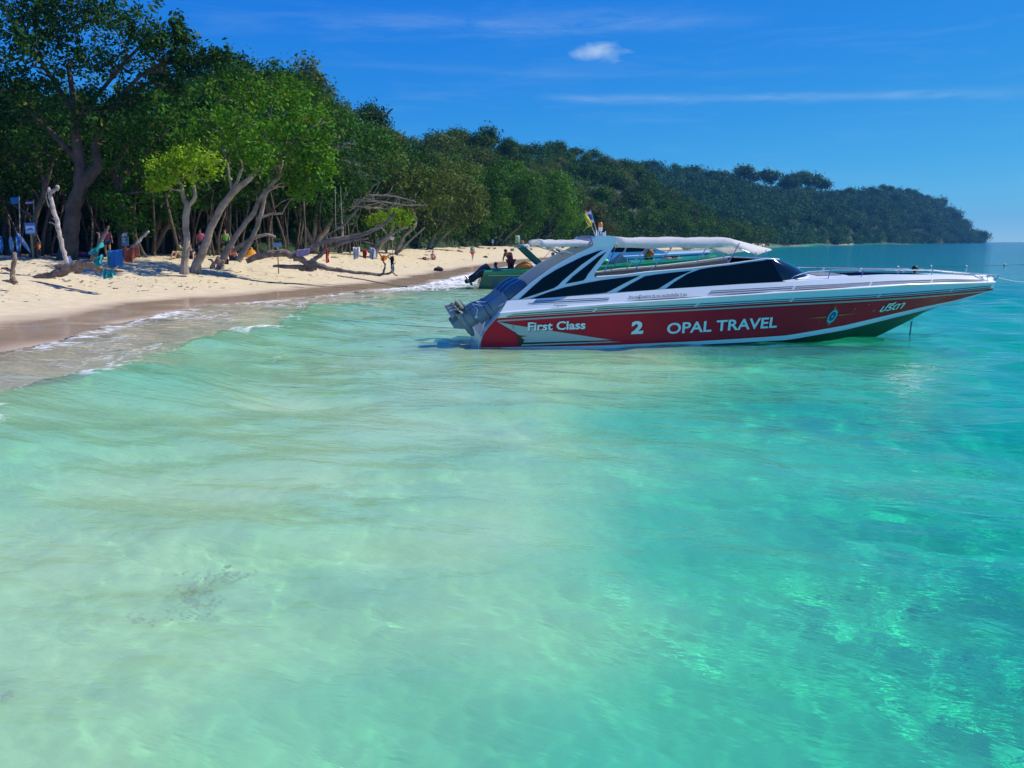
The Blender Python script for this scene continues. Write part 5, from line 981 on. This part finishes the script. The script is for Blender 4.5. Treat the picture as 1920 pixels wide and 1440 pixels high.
def skin_mesh(pose, bones, grow, rootj, cut=None):
    J = {k: Vector(pose.get(k, v[0])) for k, v in JOINTS.items()}; names = []; 
    for a, b in bones:
        for q in (a, b):
            if q not in names: names.append(q)
    P = [J[q].copy() for q in names]
    if cut:
        for q, (o_, t) in cut.items():
            if q in names: P[names.index(q)] = J[o_].lerp(J[q], t)
    me = bpy.data.meshes.new('figure'); me.from_pydata([p[:] for p in P], [(names.index(a), names.index(b)) for a, b in bones], []); o = bpy.data.objects.new('figure', me); COL.objects.link(o)
    o.modifiers.new('skin', 'SKIN'); sv = me.skin_vertices[0].data
    for i, q in enumerate(names): r = JOINTS[q][1] * grow + (.012 if grow > 1 else 0); sv[i].radius = (r * (1.25 if q in ('pelvis', 'waist', 'chest') else 1), r * (.85 if q in ('chest', 'waist') else 1)); sv[i].use_root = (q == rootj)
    s = o.modifiers.new('smooth', 'SUBSURF'); s.levels = 1; s.render_levels = 1
    dg = bpy.context.evaluated_depsgraph_get(); dg.update(); m = bpy.data.meshes.new_from_object(o.evaluated_get(dg)); bpy.data.objects.remove(o); bpy.data.meshes.remove(me); m.polygons.foreach_set('use_smooth', np.ones(len(m.polygons), bool)); return m
BODY_CACHE = {}
def person(label, loc, rz, pose, top=None, bottom=None, skin=SKIN, hair=HAIR, s=1., sleeves=True, longp=False, group=None, vest=None):
    pose = pose or {}; key = id(pose)
    if key not in BODY_CACHE: BODY_CACHE[key] = skin_mesh(pose, BONES, 1, 'pelvis')
    b = BODY_CACHE[key].copy(); root = link('person', b, skin); root.location = loc; root.rotation_euler = (0, 0, rz); root.scale = (s, s, s); tag(root, label, 'person', group)
    if top is not None:
        bones = [('pelvis', 'waist'), ('waist', 'chest'), ('chest', 'shl'), ('chest', 'shr')] + ([('shl', 'ell'), ('shr', 'elr')] if sleeves else [])
        link('shirt', skin_mesh(pose, bones, 1.07, 'pelvis', {'ell': ('shl', .6), 'elr': ('shr', .6)}), top, root)
    if vest is not None: link('life_vest', skin_mesh(pose, [('waist', 'chest'), ('chest', 'shl'), ('chest', 'shr')], 1.32, 'waist'), vest, root)
    if bottom is not None:
        t = .97 if longp else .62; bones = [('pelvis', 'hpl'), ('hpl', 'knl'), ('pelvis', 'hpr'), ('hpr', 'knr')] + ([('knl', 'anl'), ('knr', 'anr')] if longp else [])
        link('trousers' if longp else 'shorts', skin_mesh(pose, bones, 1.1, 'pelvis', {'anl': ('knl', .9), 'anr': ('knr', .9)} if longp else {'knl': ('hpl', t), 'knr': ('hpr', t)}), bottom, root)
    J = {k: Vector(pose.get(k, v[0])) for k, v in JOINTS.items()}; c = J['head'].lerp(J['crown'], .75); f = (J['nose'] - J['head']).normalized(); mb = MB(); mb.ball(c - f * .022, (.093, .098, .088), 12, 8); link('hair', mb_mesh(mb), hair, root)
    return root
def mb_mesh(mb):
    o = mb.build('hair', None); m = o.data; bpy.data.objects.remove(o); return m
CL = {n: mat('cloth_' + n, c, .85, noise_amt=.2, noise_scale=5) for n, c in dict(teal=(.02, .30, .32), red=(.50, .03, .03), maroon=(.20, .02, .035), navy=(.015, .03, .09), white=(.75, .75, .73), green=(.12, .42, .05), black=(.015, .015, .018), pink=(.55, .08, .25), blue=(.03, .16, .50), orange=(.95, .22, .012), khaki=(.30, .25, .15), cream=(.70, .62, .48)).items()}
PLAID = mat('orange_plaid', (.85, .17, .012), .8, noise_amt=.8, noise_scale=14, col2=(.12, .05, .02))
def fz(x, y): return float(floor_z(np.array([x]), np.array([y]))[0][0])
def onsand(px, py, z0=1.0):
    d = pray(px, py); lo = None
    for Y_ in np.geomspace(8, 600, 220):
        p = Vector((0, 0, CAM_H)) + d * (Y_ / d.y)
        if p.z < fz(p.x, p.y): break
        lo = Y_
    hi = Y_; lo = lo or Y_ * .98
    for _ in range(18):
        mid = (lo + hi) / 2; p = Vector((0, 0, CAM_H)) + d * (mid / d.y)
        if p.z < fz(p.x, p.y): hi = mid
        else: lo = mid
    return Vector((p.x, p.y, fz(p.x, p.y)))
def gw(x, y, z): q = Matrix.Rotation(GY, 3, 'Z') @ Vector((x, y, z)); return q + Vector((g0.x, g0.y + 1.3, 0))
def bwb(x, y, z): q = Matrix.Rotation(R_(3), 3, 'Z') @ Vector((x, y, z)); return q + Vector((b0.x, b0.y + 3, 0))
person('person in dark red clothes and an orange life vest bending over the green boat\'s stern', gw(1.72, -.35, .52), R_(215), BEND, CL['maroon'], CL['maroon'], SKIN_D, vest=CL['orange'], longp=True)
person('dark-haired person sitting low at the green boat\'s stern corner', gw(.95, .2, .46), R_(250), SIT, CL['cream'], CL['black'], SKIN_D, s=1.0)
for i, (x, y, lab, top, sk) in enumerate(((4.0, .2, 'passenger with a red face seated foremost left under the green boat\'s canopy', 'black', SKIN_P), (4.65, -.25, 'bare-shouldered passenger seated second under the green boat\'s canopy', 'maroon', SKIN_P), (5.3, .3, 'passenger in a white top seated third under the green boat\'s canopy', 'white', SKIN_D), (6.0, -.1, 'passenger in dark top seated farthest right under the green boat\'s canopy', 'navy', SKIN_D))):
    person(lab, gw(x, y, .95), R_(60 + 40 * i), SIT, CL[top], CL['navy'], sk, group='passengers under the green boat\'s canopy')
person('person in an orange checked life vest sitting on the green boat\'s foredeck with back turned', gw(8.95, -.2, 1.36), R_(170), SIT, CL['orange'], CL['black'], SKIN_D, s=1.02, vest=PLAID)
person('dark-haired person lying on the green boat\'s foredeck', gw(10.2, -.45, 1.42), R_(-80), LIE, None, CL['black'], SKIN, s=.85)
person('person in a red top sitting under the canopy of the pale blue boat', bwb(5.6, -.3, 1.95), R_(20), SIT, CL['red'], CL['navy'], SKIN_P, s=.8)
q = onsand(886, 489); person('person in a teal shirt and red shorts walking on the far sand', q, R_(30), WALK, CL['teal'], CL['red'], SKIN)
q = onsand(797, 487); person('sunbather lying on the sand left of the sitting one', q, R_(95), LIE, None, CL['black'], SKIN_P)
q = onsand(812, 487); person('sunbather sitting up on the sand in the middle of the beach', q, R_(20), SIT, None, CL['khaki'], SKIN_P)
for px, py, top, bot, pose, lab, rz in ((438, 488, 'red', 'navy', SIT, 'person in red crouched beside the splintered stump under the leaning trees', 60), (423, 494, 'red', 'black', SIT, 'person in red seated at the foot of the leaning trunks', 300), (358, 486, 'navy', 'black', SIT, 'person in dark clothes seated in the shade behind the lime-green tree', 20), (338, 484, 'green', 'khaki', SIT, 'person in a green shirt seated in the shade left of the lime-green tree', 340), (424, 470, 'green', 'black', None, 'person in a yellow-green shirt standing in the shade of the leaning trees', 10), (378, 460, 'pink', 'black', None, 'person in a pink top standing deep in the shade of the wood', 0), (203, 470, 'pink', 'navy', None, 'bare-legged person standing behind the driftwood towels', 200), (72, 478, 'orange', 'khaki', SIT, 'person in orange sitting in the shade beside the blue sign', 30)):
    q = onsand(px, py if py > 476 else 482, 1.3); person(lab, q, R_(rz), pose, CL[top], CL[bot], SKIN)
# ------------------------------------------------------------------ driftwood, laundry and beach things
def trace(name, label, cat, depth, limbs, m, seed, root_at=None, rough=.16, n=9, part='branch', group=None):
    rng = np.random.default_rng(seed); b = atY(*root_at, depth); root = empty(name, b); tag(root, label, cat, group); K = depth / FPX
    for i, lim in enumerate(limbs):
        P = [np.array(atY(q[0], q[1], depth + (q[3] if len(q) > 3 else 0)) - b) for q in lim]; Q = []; W = []
        for j in range(len(P) - 1):
            p0, p1, p2, p3 = P[max(j - 1, 0)], P[j], P[j + 1], P[min(j + 2, len(P) - 1)]
            for t in np.linspace(0, 1, 5, endpoint=False): Q.append(.5 * ((2 * p1) + (p2 - p0) * t + (2 * p0 - 5 * p1 + 4 * p2 - p3) * t * t + (3 * p1 - p0 - 3 * p2 + p3) * t ** 3)); W.append((lim[j][2] + (lim[j + 1][2] - lim[j][2]) * t) * K / 2)
        Q.append(P[-1]); W.append(lim[-1][2] * K / 2); Q = [q + rng.normal(size=3) * w_ * rough for q, w_ in zip(Q, W)]; W = [w_ * rng.uniform(.88, 1.12) for w_ in W]
        mb = MB(); mb.tube([tuple(q) for q in Q], W, n); mb.build('trunk' if i == 0 else part, m, root)
    return root
DRIFT = mat('driftwood', (.30, .225, .16), .85, noise_amt=.6, noise_scale=4, bump=.8, bump_scale=12, col2=(.11, .075, .05)); DRIFT_P = mat('bleached_driftwood', (.52, .47, .42), .8, noise_amt=.5, noise_scale=5, bump=.6, bump_scale=14, col2=(.26, .22, .19))
D1 = 34.5
trace('driftwood_log', 'large brown driftwood log with upturned arms lying on the left sand', 'driftwood', D1, [[(62, 519, 4), (85, 517, 11), (110, 513, 16), (135, 500, 18), (160, 494, 17), (178, 498, 14), (192, 505, 11), (212, 508, 6), (232, 509, 3)], [(140, 506, 8), (152, 504, 9), (148, 510, 6), (140, 512, 3)], [(170, 492, 9), (180, 470, 7), (188, 455, 6), (196, 440, 5), (204, 424, 3)], [(180, 480, 4), (184, 462, 4), (186, 440, 3), (181, 436, 2)], [(105, 500, 10), (116, 499, 8), (125, 500, 5)], [(178, 500, 7), (185, 507, 6), (180, 510, 3)]], DRIFT, 51, (120, 520))
trace('driftwood_pole', 'tall bleached bare tree stem with a broken hooked top on the left sand', 'dead tree', 36, [[(126, 498, 9), (122, 480, 9), (114, 450, 8), (107, 418, 8), (99, 388, 8), (94, 366, 7), (92, 352, 4)], [(94, 362, 7), (102, 357, 6), (109, 352, 7), (106, 348, 5)], [(106, 424, 3), (99, 418, 2.5), (92, 417, 1.5)], [(103, 412, 2), (97, 409, 1.2)], [(112, 445, 3), (116, 441, 2)], [(93, 388, 3), (88, 375, 2.5), (87, 362, 1.5)]], DRIFT_P, 52, (126, 498))
trace('driftwood_branch', 'straight bleached branch slanting up through the towels', 'driftwood', 34.4, [[(205, 512, 6), (225, 492, 6), (248, 464, 5), (265, 447, 5), (279, 434, 4)]], DRIFT_P, 53, (205, 512))
trace('tree_stump', 'upright weathered stump with a broken side branch at the far left', 'stump', 31.5, [[(25, 529, 13), (24, 520, 9), (24, 505, 8), (27, 490, 8), (28, 474, 7)], [(22, 510, 6), (15, 505, 6), (8, 503, 5), (2, 504, 3)], [(25, 528, 9), (14, 527, 5), (4, 526, 2)], [(26, 528, 8), (34, 529, 2)]], DRIFT, 54, (25, 529))
D2 = 44
trace('fallen_trunk', 'long grey fallen trunk arching over the sand in the middle of the beach', 'driftwood', D2, [[(462, 490, 10), (490, 480, 14), (525, 476, 14), (555, 482, 13), (580, 493, 12), (600, 499, 10), (640, 508, 6), (680, 512, 5), (712, 515, 5)], [(512, 499, 4), (540, 500, 8), (575, 500, 9), (598, 499, 8)], [(580, 493, 8), (592, 484, 8), (610, 470, 8), (640, 456, 7), (672, 449, 5), (690, 447, 3)], [(545, 478, 9), (580, 467, 10), (610, 452, 10), (650, 446, 8), (690, 436, 7), (720, 420, 5), (740, 400, 4)], [(700, 462, 3), (720, 448, 3), (745, 433, 3), (765, 428, 2)], [(640, 450, 4), (660, 444, 3), (680, 452, 3), (700, 458, 2)], [(612, 448, 3), (614, 440, 3), (640, 425, 4), (660, 405, 4), (672, 390, 3)], [(560, 505, 5), (580, 506, 7), (592, 504, 6)]], mat('fallen_wood', (.27, .215, .17), .85, noise_amt=.6, noise_scale=3, bump=.8, bump_scale=10, col2=(.10, .075, .06)), 55, (560, 505))
trace('driftwood_branch', 'thin forked branch on the sand with an orange and a dark cloth hung on it', 'driftwood', 41, [[(630, 505, 6), (668, 511, 6), (700, 514, 5), (716, 515, 5), (722, 500, 3), (718, 488, 2.5), (712, 476, 2.5), (705, 470, 2)], [(716, 515, 4), (733, 511, 4), (738, 498, 3), (734, 488, 3), (727, 480, 2.5), (740, 476, 1.5)], [(736, 510, 3), (742, 516, 2.5), (746, 517, 1.5)], [(738, 500, 2), (741, 492, 1.5)], [(720, 503, 2), (724, 494, 1.5)]], DRIFT, 56, (712, 515))
trace('driftwood_pole', 'straight thin pole lying across the sand down to the wet edge', 'driftwood', 36.5, [[(632, 517, 2.2), (680, 524, 2.2), (740, 535, 2.2), (764, 538, 3)]], DRIFT, 57, (700, 527))
trace('tree_stump', 'low splintered stump beside the leaning trunks', 'stump', 43, [[(398, 501, 9), (402, 494, 7), (410, 489, 8), (420, 490, 3)], [(402, 494, 6), (395, 487, 4), (390, 487, 2)], [(405, 492, 4), (416, 497, 3), (420, 498, 1.5)]], DRIFT, 58, (400, 501))
# sand mound at the fallen trunk's root
def mound(name, label, at, rx, ry, h, m):
    mb = MB(); rng = np.random.default_rng(9); mb.rows([[Vector((rx * r * math.cos(a), ry * r * math.sin(a), h * (1 - r * r) ** 1.3 + .02 * rng.normal() * h - .05)) for a in [2 * math.pi * k / 18 for k in range(18)]] for r in (1, .85, .65, .45, .25, .05)], True); o = mb.build(name, m); o.location = at; tag(o, label, 'sand mound'); return o
mound('sand_mound', 'low grey mound of sand and litter at the foot of the red bundle', onsand(612, 506), .75, .5, .28, mat('littered_sand', (.25, .215, .17), .95, noise_amt=.6, noise_scale=9, bump=1., bump_scale=20, col2=(.12, .10, .07)))
def hang(name, label, cat, depth, top, drop, m, seed=0, wave=.06, n=8, k=9, spread=.12, group=None):
    """cloth hung along a line of pixels; drop = pixel length of the fall at each end"""
    rng = np.random.default_rng(seed); P = [atY(p[0], p[1], depth + (p[2] if len(p) > 2 else 0)) for p in top]; K = depth / FPX; ph = rng.uniform(0, 6); rows = []
    for i in range(k + 1):
        t = i / k * (len(P) - 1); j = min(int(t), len(P) - 2); a = P[j].lerp(P[j + 1], t - j); d = np.interp(i / k, np.linspace(0, 1, len(drop)), drop) * K
        rows.append([a + Vector((math.sin(ph + 3 * u + i) * wave * .4 * u + spread * K * 0, (math.sin(i * 1.5 + ph) * wave * (.3 + u) ) - .03, -d * u)) for u in np.linspace(0, 1, n)])
    mb = MB(); mb.rows(rows); mb.rows([[p + Vector((0, .10 + .02 * j, -.02 * j)) for j, p in enumerate(r[:max(3, n // 2)])] for r in rows]); c = P[len(P) // 2]
    mb.v = [tuple(Vector(v) - c) for v in mb.v]; mb.rows([[r[0] - c, r[0] - c + Vector((0, .05, .02)), r[0] - c + Vector((0, .10, 0))] for r in rows])
    o = mb.build(name, m, None, True, 80); o.location = c; o.modifiers.new('cloth_thickness', 'SOLIDIFY').thickness = .008; tag(o, label, cat, group); return o
TURQ = mat('turquoise_cloth', (.03, .48, .52), .8, trans=.3, noise_amt=.25, noise_scale=6); BLUEK = mat('blue_cloth', (.02, .20, .58), .8, trans=.25, noise_amt=.2, noise_scale=5); RUST = mat('rust_cloth', (.30, .075, .04), .85, trans=.15, noise_amt=.4, noise_scale=9)
hang('towel', 'bright blue towel hanging on the driftwood between a turquoise and a rust one', 'towel', 34.3, [(204, 471), (216, 470), (230, 468)], [32, 30, 28], BLUEK, 1, .05)
hang('towel', 'rust-brown towel hanging over the slanting bleached branch', 'towel', 34.2, [(230, 467), (245, 466), (257, 463)], [22, 27, 16], RUST, 2, .09)
hang('towel', 'turquoise cloth bunched over the upturned arm of the driftwood', 'towel', 34.2, [(165, 474), (178, 466), (191, 455)], [4, 10, 8], TURQ, 3, .12)
hang('towel', 'turquoise cloth trailing down the driftwood to the sand', 'towel', 34.1, [(176, 487), (184, 482), (191, 478)], [6, 18, 12], TURQ, 4, .12)
hang('towel', 'turquoise cloth end hanging lowest under the driftwood', 'towel', 34.0, [(194, 505), (203, 508), (214, 508)], [18, 13, 12], TURQ, 5, .10)
hang('towel', 'narrow turquoise strip hanging at the left edge of the blue towel', 'towel', 34.25, [(201, 472), (205, 471)], [30, 28], TURQ, 6, .04)
hang('sarong', 'purple cloth draped over the fallen trunk', 'cloth', 43.7, [(556, 469), (568, 468), (580, 466)], [11, 13, 11], mat('purple_cloth', (.22, .16, .30), .85, noise_amt=.5, noise_scale=16, col2=(.40, .36, .48)), 7, .06)
hang('bundle', 'narrow red bundle hanging from a thin upright branch', 'cloth', 42.5, [(611, 467), (615, 467)], [26, 24], CL['red'], 8, .10, spread=.3)
hang('towel', 'white shirt on the laundry line at mid-beach', 'laundry', 45, [(662, 464), (668, 465), (674, 464)], [23, 20, 16], CL['white'], 9, .08, group='laundry hung out at mid-beach')
hang('towel', 'small red garment between the two white ones at mid-beach', 'laundry', 45, [(680, 469), (687, 469)], [14, 16], CL['red'], 10, .08, group='laundry hung out at mid-beach')
hang('towel', 'grey-white striped cloth right of the red garment at mid-beach', 'laundry', 45, [(692, 465), (698, 465), (704, 468)], [18, 22, 14], mat('grey_white_cloth', (.55, .58, .66), .85, trans=.25, noise_amt=.3, noise_scale=14), 11, .08, group='laundry hung out at mid-beach')
hang('cloth', 'orange cloth hung on the forked branch', 'laundry', 40.9, [(714, 480), (719, 479), (725, 480)], [6, 14, 5], CL['orange'], 12, .06)
hang('cloth', 'dark clothing hung on the right twig of the forked branch', 'laundry', 40.9, [(732, 482), (738, 481)], [16, 14], CL['black'], 13, .08)
hang('cloth', 'cream cloth hung below the dark clothing on the forked branch', 'laundry', 40.85, [(733, 498), (740, 496)], [10, 14], CL['cream'], 14, .08)
mb = MB(); a = atY(655, 463, 45); b = atY(712, 467, 45); mb.tube([a.lerp(b, t) - Vector((0, 0, .05 * math.sin(math.pi * t))) for t in np.linspace(0, 1, 8)], .012, 5); o = mb.build('laundry_line', DRIFT); tag(o, 'thin branch carrying the white and red laundry', 'line')
# signs, flags, boards and small things at the edge of the wood
def sign(name, label, depth, rect, post, board, inner, cat='sign'):
    x0, y0, x1, y1 = rect; a = atY(x0, y1, depth); b = atY(x1, y0, depth); c = (a + b) / 2; gz_ = fz(c.x, c.y) ; root = empty(name, (c.x, c.y, gz_)); tag(root, label, cat); w_ = abs(b.x - a.x); h_ = abs(b.z - a.z)
    mb = MB(); mb.box((0, 0, c.z - gz_), (w_, .03, h_)); mb.build('board', board, root, False)
    mb = MB(); mb.box((0, .03, (c.z - gz_) / 2 - .1 + h_ * .2), (post, .05, c.z - gz_ + .2 + h_ * .4)); mb.build('post', mat('yellow_wood', (.45, .32, .12), .7), root, False)
    for (fx, fz_, fw, fh, m_) in inner:
        mb = MB(); mb.box((fx * w_, -.019, c.z - gz_ + fz_ * h_), (fw * w_, .006, fh * h_)); mb.build('panel', m_, root, False)
    return root
BLP = mat('sign_blue', (.05, .24, .55), .5); WHP = mat('sign_white', (.75, .78, .80), .5); LBP = mat('sign_pale_blue', (.25, .45, .65), .5)
sg1 = sign('sign', 'blue and white notice board with a wave picture on a yellow post', 45.0, (48, 418, 66, 439), .09, BLP, [(0, .02, .82, .42, WHP), (0, -.30, .84, .10, WHP), (0, -.42, .6, .05, LBP)])
mb = MB(); c_ = atY(57, 428.5, 44.95); mb.rows([[Vector((x - c_.x * 0, 0, z)) for x, z in ((-.2 + .36 * t, -.06 + .10 * math.sin(2.6 * t)), (-.2 + .36 * t, -.10 + .02 * math.sin(2.6 * t)))] for t in np.linspace(0, 1, 9)]); o = mb.build('wave_picture', BLP, sg1, False); o.location = (0, -.026, c_.z - sg1.location.z)
sign('sign', 'tall narrow blue and white notice deep in the shade', 46.5, (229, 435, 240, 461), .06, mat('sign_grey_blue', (.16, .24, .36), .5), [(0, .3, .7, .2, WHP), (-.1, -.1, .5, .35, LBP)])
sign('sign', 'small white notice on a thin stick at the wood edge', 80, (732, 444, 739, 450), .05, WHP, [])
sign('sign', 'pale blue barrel-like notice between the trunks near the green boat', 125, (922, 449, 926, 456), .06, LBP, [])
sign('sign', 'light blue crate-shaped box on a leg in the shade', 47, (513, 455, 527, 463), .06, mat('box_blue', (.12, .30, .62), .5), [], 'box')
def board(name, label, depth, foot, top, wpx, m, m2):
    a = atY(*foot, depth); b = atY(*top, depth); K = depth / FPX; root = empty(name, a); tag(root, label, 'kayak'); d = b - a; mb = MB(); side = Vector((1, 0, 0)) if abs(d.z) > abs(d.x) else Vector((0, 0, 1)); rows = []
    for t in np.linspace(0, 1, 12):
        w_ = wpx * K / 2 * max(.06, (1 - abs(2 * t - 1) ** 2.6)); rows.append([d * t + side * (w_ * math.cos(u)) + Vector((0, 1, 0)) * (.10 * math.sin(u) * max(.2, 1 - abs(2 * t - 1) ** 3)) for u in [k * math.pi / 5 for k in range(10)]])
    mb.rows(rows, True); mb.build('hull', m, root)
    mb = MB(); mb.rows([[d * t + side * (wpx * K * .10 * s_) + Vector((0, -.115, 0)) for s_ in (-1, 1)] for t in np.linspace(.2, .8, 6)]); o = mb.build('stripe', m2, root); o.modifiers.new('tape', 'SOLIDIFY').thickness = .012
    return root
board('kayak', 'blue board leaning upright in the shade left of the notice board', 46, (35, 478), (32, 436), 7, mat('kayak_blue', (.02, .20, .60), .35), WHP)
board('kayak', 'white and blue kayak leaning aslant against the blue board', 45.8, (57, 474), (33, 437), 8, mat('kayak_white', (.70, .78, .82), .35), mat('kayak_blue', (.02, .20, .60), .35))
board('kayak', 'pale blue kayak standing behind the undergrowth at the far left', 47, (24, 476), (19, 442), 8, mat('kayak_pale', (.25, .52, .68), .4), WHP)
board('kayak', 'blue board at the very left edge of the photo', 46.5, (3, 476), (1, 442), 8, mat('kayak_blue', (.02, .20, .60), .35), WHP)
def flagpole(label, depth, foot, top, rect, m, m2=None):
    a = atY(*foot, depth); b = atY(*top, depth); root = empty('flag', a); tag(root, label, 'flag'); mb = MB(); mb.tube([(0, 0, 0), b - a], .03, 6); mb.build('pole', DRIFT_P, root)
    x0, y0, x1, y1 = rect; P = lambda u, v: atY(x0 + (x1 - x0) * u, y0 + (y1 - y0) * v, depth) - a + Vector((0, .06 * math.sin(5 * u + 2 * v), -.04 * u))
    mb = MB(); mb.rows([[P(u, v) for v in np.linspace(0, 1, 5)] for u in np.linspace(0, 1, 8)]); o = mb.build('cloth', m, root); o.modifiers.new('cloth_thickness', 'SOLIDIFY').thickness = .006
    if m2: mb = MB(); mb.rows([[P(u, v) + Vector((0, -.02, 0)) for v in np.linspace(.36, .62, 3)] for u in np.linspace(0, 1, 8)]); o = mb.build('stripe', m2, root); o.modifiers.new('cloth_thickness', 'SOLIDIFY').thickness = .006
flagpole('sky-blue flag on a pale pole at the left edge of the wood', 46, (38, 470), (36, 368), (35, 369, 20, 382), mat('flag_sky', (.03, .30, .62), .8, trans=.4))
flagpole('dim striped flag on a thin pole in the shade', 47, (64, 470), (63, 374), (62, 375, 48, 384), mat('flag_dim', (.10, .10, .24), .8, trans=.3), WHP)
mb = MB(); q = onsand(472, 484, 1.3); mb.lathe([(1.0, 0), (.92, .12), (.86, .14), (.62, .42), (.56, .46), (.34, .9), (.16, 1.0), (.12, 1.22), (0, 1.3)], (0, 0, 0), 14); o = mb.build('tent', mat('orange_canvas', (.80, .34, .03), .8, noise_amt=.25, noise_scale=3, trans=.2)); o.scale = (.62, .62, .56); o.location = q; tag(o, 'small orange cone-shaped tent on the sand at the wood edge', 'tent')
def lump(name, label, cat, px, py, r, m, z0=1.):
    q = onsand(px, py, z0); rng = np.random.default_rng(int(px)); mb = MB(); mb.ball((0, 0, r[2] * .55), r, 14, 9); mb.v = [tuple(Vector(v) * (1 + .08 * math.sin(7 * v[0] + 5 * v[1] + px))) for v in mb.v]; mb.tube([(-r[0] * .3, 0, r[2] * 1.4), (0, 0, r[2] * 1.75), (r[0] * .3, 0, r[2] * 1.4)], .03, 6); o = mb.build(name, m); o.location = q; tag(o, label, cat); return o
lump('bag', 'dark blue-grey bag lying on the sand near the wet edge', 'bag', 822, 508, (.36, .25, .20), CL['black'])
lump('bag', 'small dark bag on the far sand just right of the walking person', 'bag', 910, 483, (.3, .22, .13), CL['black'])
lump('bundle', 'heap of orange life jackets on the green boat\'s side deck', 'life jackets', 975, 497, (.5, .25, .22), CL['orange']).location = gw(2.35, -1.0, 1.0)
lump('bundle', 'bright green inflatable on the green boat behind the arch', 'float', 1150, 489, (.55, .2, .14), mat('bright_green', (.03, .62, .08), .4)).location = gw(6.2, -.9, 1.33)
lump('bag', 'purple mat rolled up in the shade behind the driftwood', 'mat', 150, 482, (1.6, .25, .16), mat('purple_mat', (.12, .015, .10), .8))
mb = MB(); mb.lathe([(0, .26), (.022, .255), (.024, .21), (.05, .16), (.055, 0), (0, 0)], (0, 0, 0), 10); o = mb.build('bottle', mat('bottle_white', (.75, .78, .78), .4)); o.location = onsand(132, 500) ; o.scale = (2, 2, 1.9); tag(o, 'white plastic bottle standing beside the tall bleached stem', 'bottle')
for px, py, lab in ((90, 452, 'swing seat'),): pass
# swing hung in the trees
mb = MB(); c = atY(636, 427, 47); mb.box(c, (.42, .16, .04)); o = mb.build('swing', DRIFT_P, None, False); tag(o, 'pale plank swing hanging among the branches above the laundry', 'swing')
for s_ in (-.18, .18): mb = MB(); mb.tube([c + Vector((s_, 0, 0)), c + Vector((s_ * .8, 0, 2.2))], .01, 5); k_ = mb.build('rope', ROPE); k_.parent = o
# leaf litter, twigs and footprint clods
V_, F_ = [], []; rngB = np.random.default_rng(8)
for _ in range(2600):
    px = rngB.uniform(-250, 960); py = rngB.uniform(478, 575) if rngB.random() < .2 else rngB.uniform(478, 522); q = ground(px, py, .9); s_ = float(sdist(np.array([q.x]), np.array([q.y]))[0])
    if s_ > -4.5 or q.y > 140: continue
    z = fz(q.x, q.y); a = rngB.uniform(0, 6.28); l = rngB.uniform(.03, .13) * (2.2 if rngB.random() < .06 else 1); w_ = l * rngB.uniform(.3, .7); n0 = len(V_)
    for u, v, h in ((-1, 0, .004), (0, -1, .03), (1, 0, .004), (0, 1, .03)): V_.append((q.x + (u * l * math.cos(a) - v * w_ * math.sin(a)), q.y + (u * l * math.sin(a) + v * w_ * math.cos(a)), z + .005 + h * rngB.uniform(.3, 1.2)))
    F_.append((n0, n0 + 1, n0 + 2, n0 + 3))
o = link('leaf_litter', npmesh('leaf_litter', V_, F_, False), mat('dead_leaves', (.16, .095, .05), .9, noise_amt=.6, noise_scale=3, col2=(.07, .05, .03))); tag(o, kind='stuff')
# weed growing on the sea floor
rngS = np.random.default_rng(4); V_, F_ = [], []
for (px, py, sx_, sy_, n_) in ((370, 1185, 26, 17, 190), (440, 1145, 24, 8, 60), (20, 1400, 18, 8, 24), (290, 1230, 24, 10, 24)):
    for _ in range(n_):
        q = ground(px + rngS.normal() * sx_, py + rngS.normal() * sy_, -.5); z = fz(q.x, q.y); a = rngS.uniform(0, 6.28); l = rngS.uniform(.03, .09); w_ = rngS.uniform(.006, .016); t = Vector((rngS.normal() * .5, rngS.normal() * .5, .8)).normalized() * l; sd_ = Vector((math.cos(a), math.sin(a), 0)) * w_; p = Vector((q.x, q.y, z - .005)); n0 = len(V_)
        V_ += [tuple(p - sd_), tuple(p + sd_), tuple(p + t * .6 + sd_ * .8), tuple(p + t), tuple(p + t * .6 - sd_ * .8)]; F_.append((n0, n0 + 1, n0 + 2, n0 + 4)); F_.append((n0 + 4, n0 + 2, n0 + 3, n0 + 3))
me = bpy.data.meshes.new('seaweed'); me.from_pydata(V_, [], [f if f[2] != f[3] else f[:3] for f in F_]); me.update(); o = link('seaweed', me, mat('seaweed', (.015, .04, .035), .8)); tag(o, kind='stuff'); o.cycles.is_caustics_receiver = True
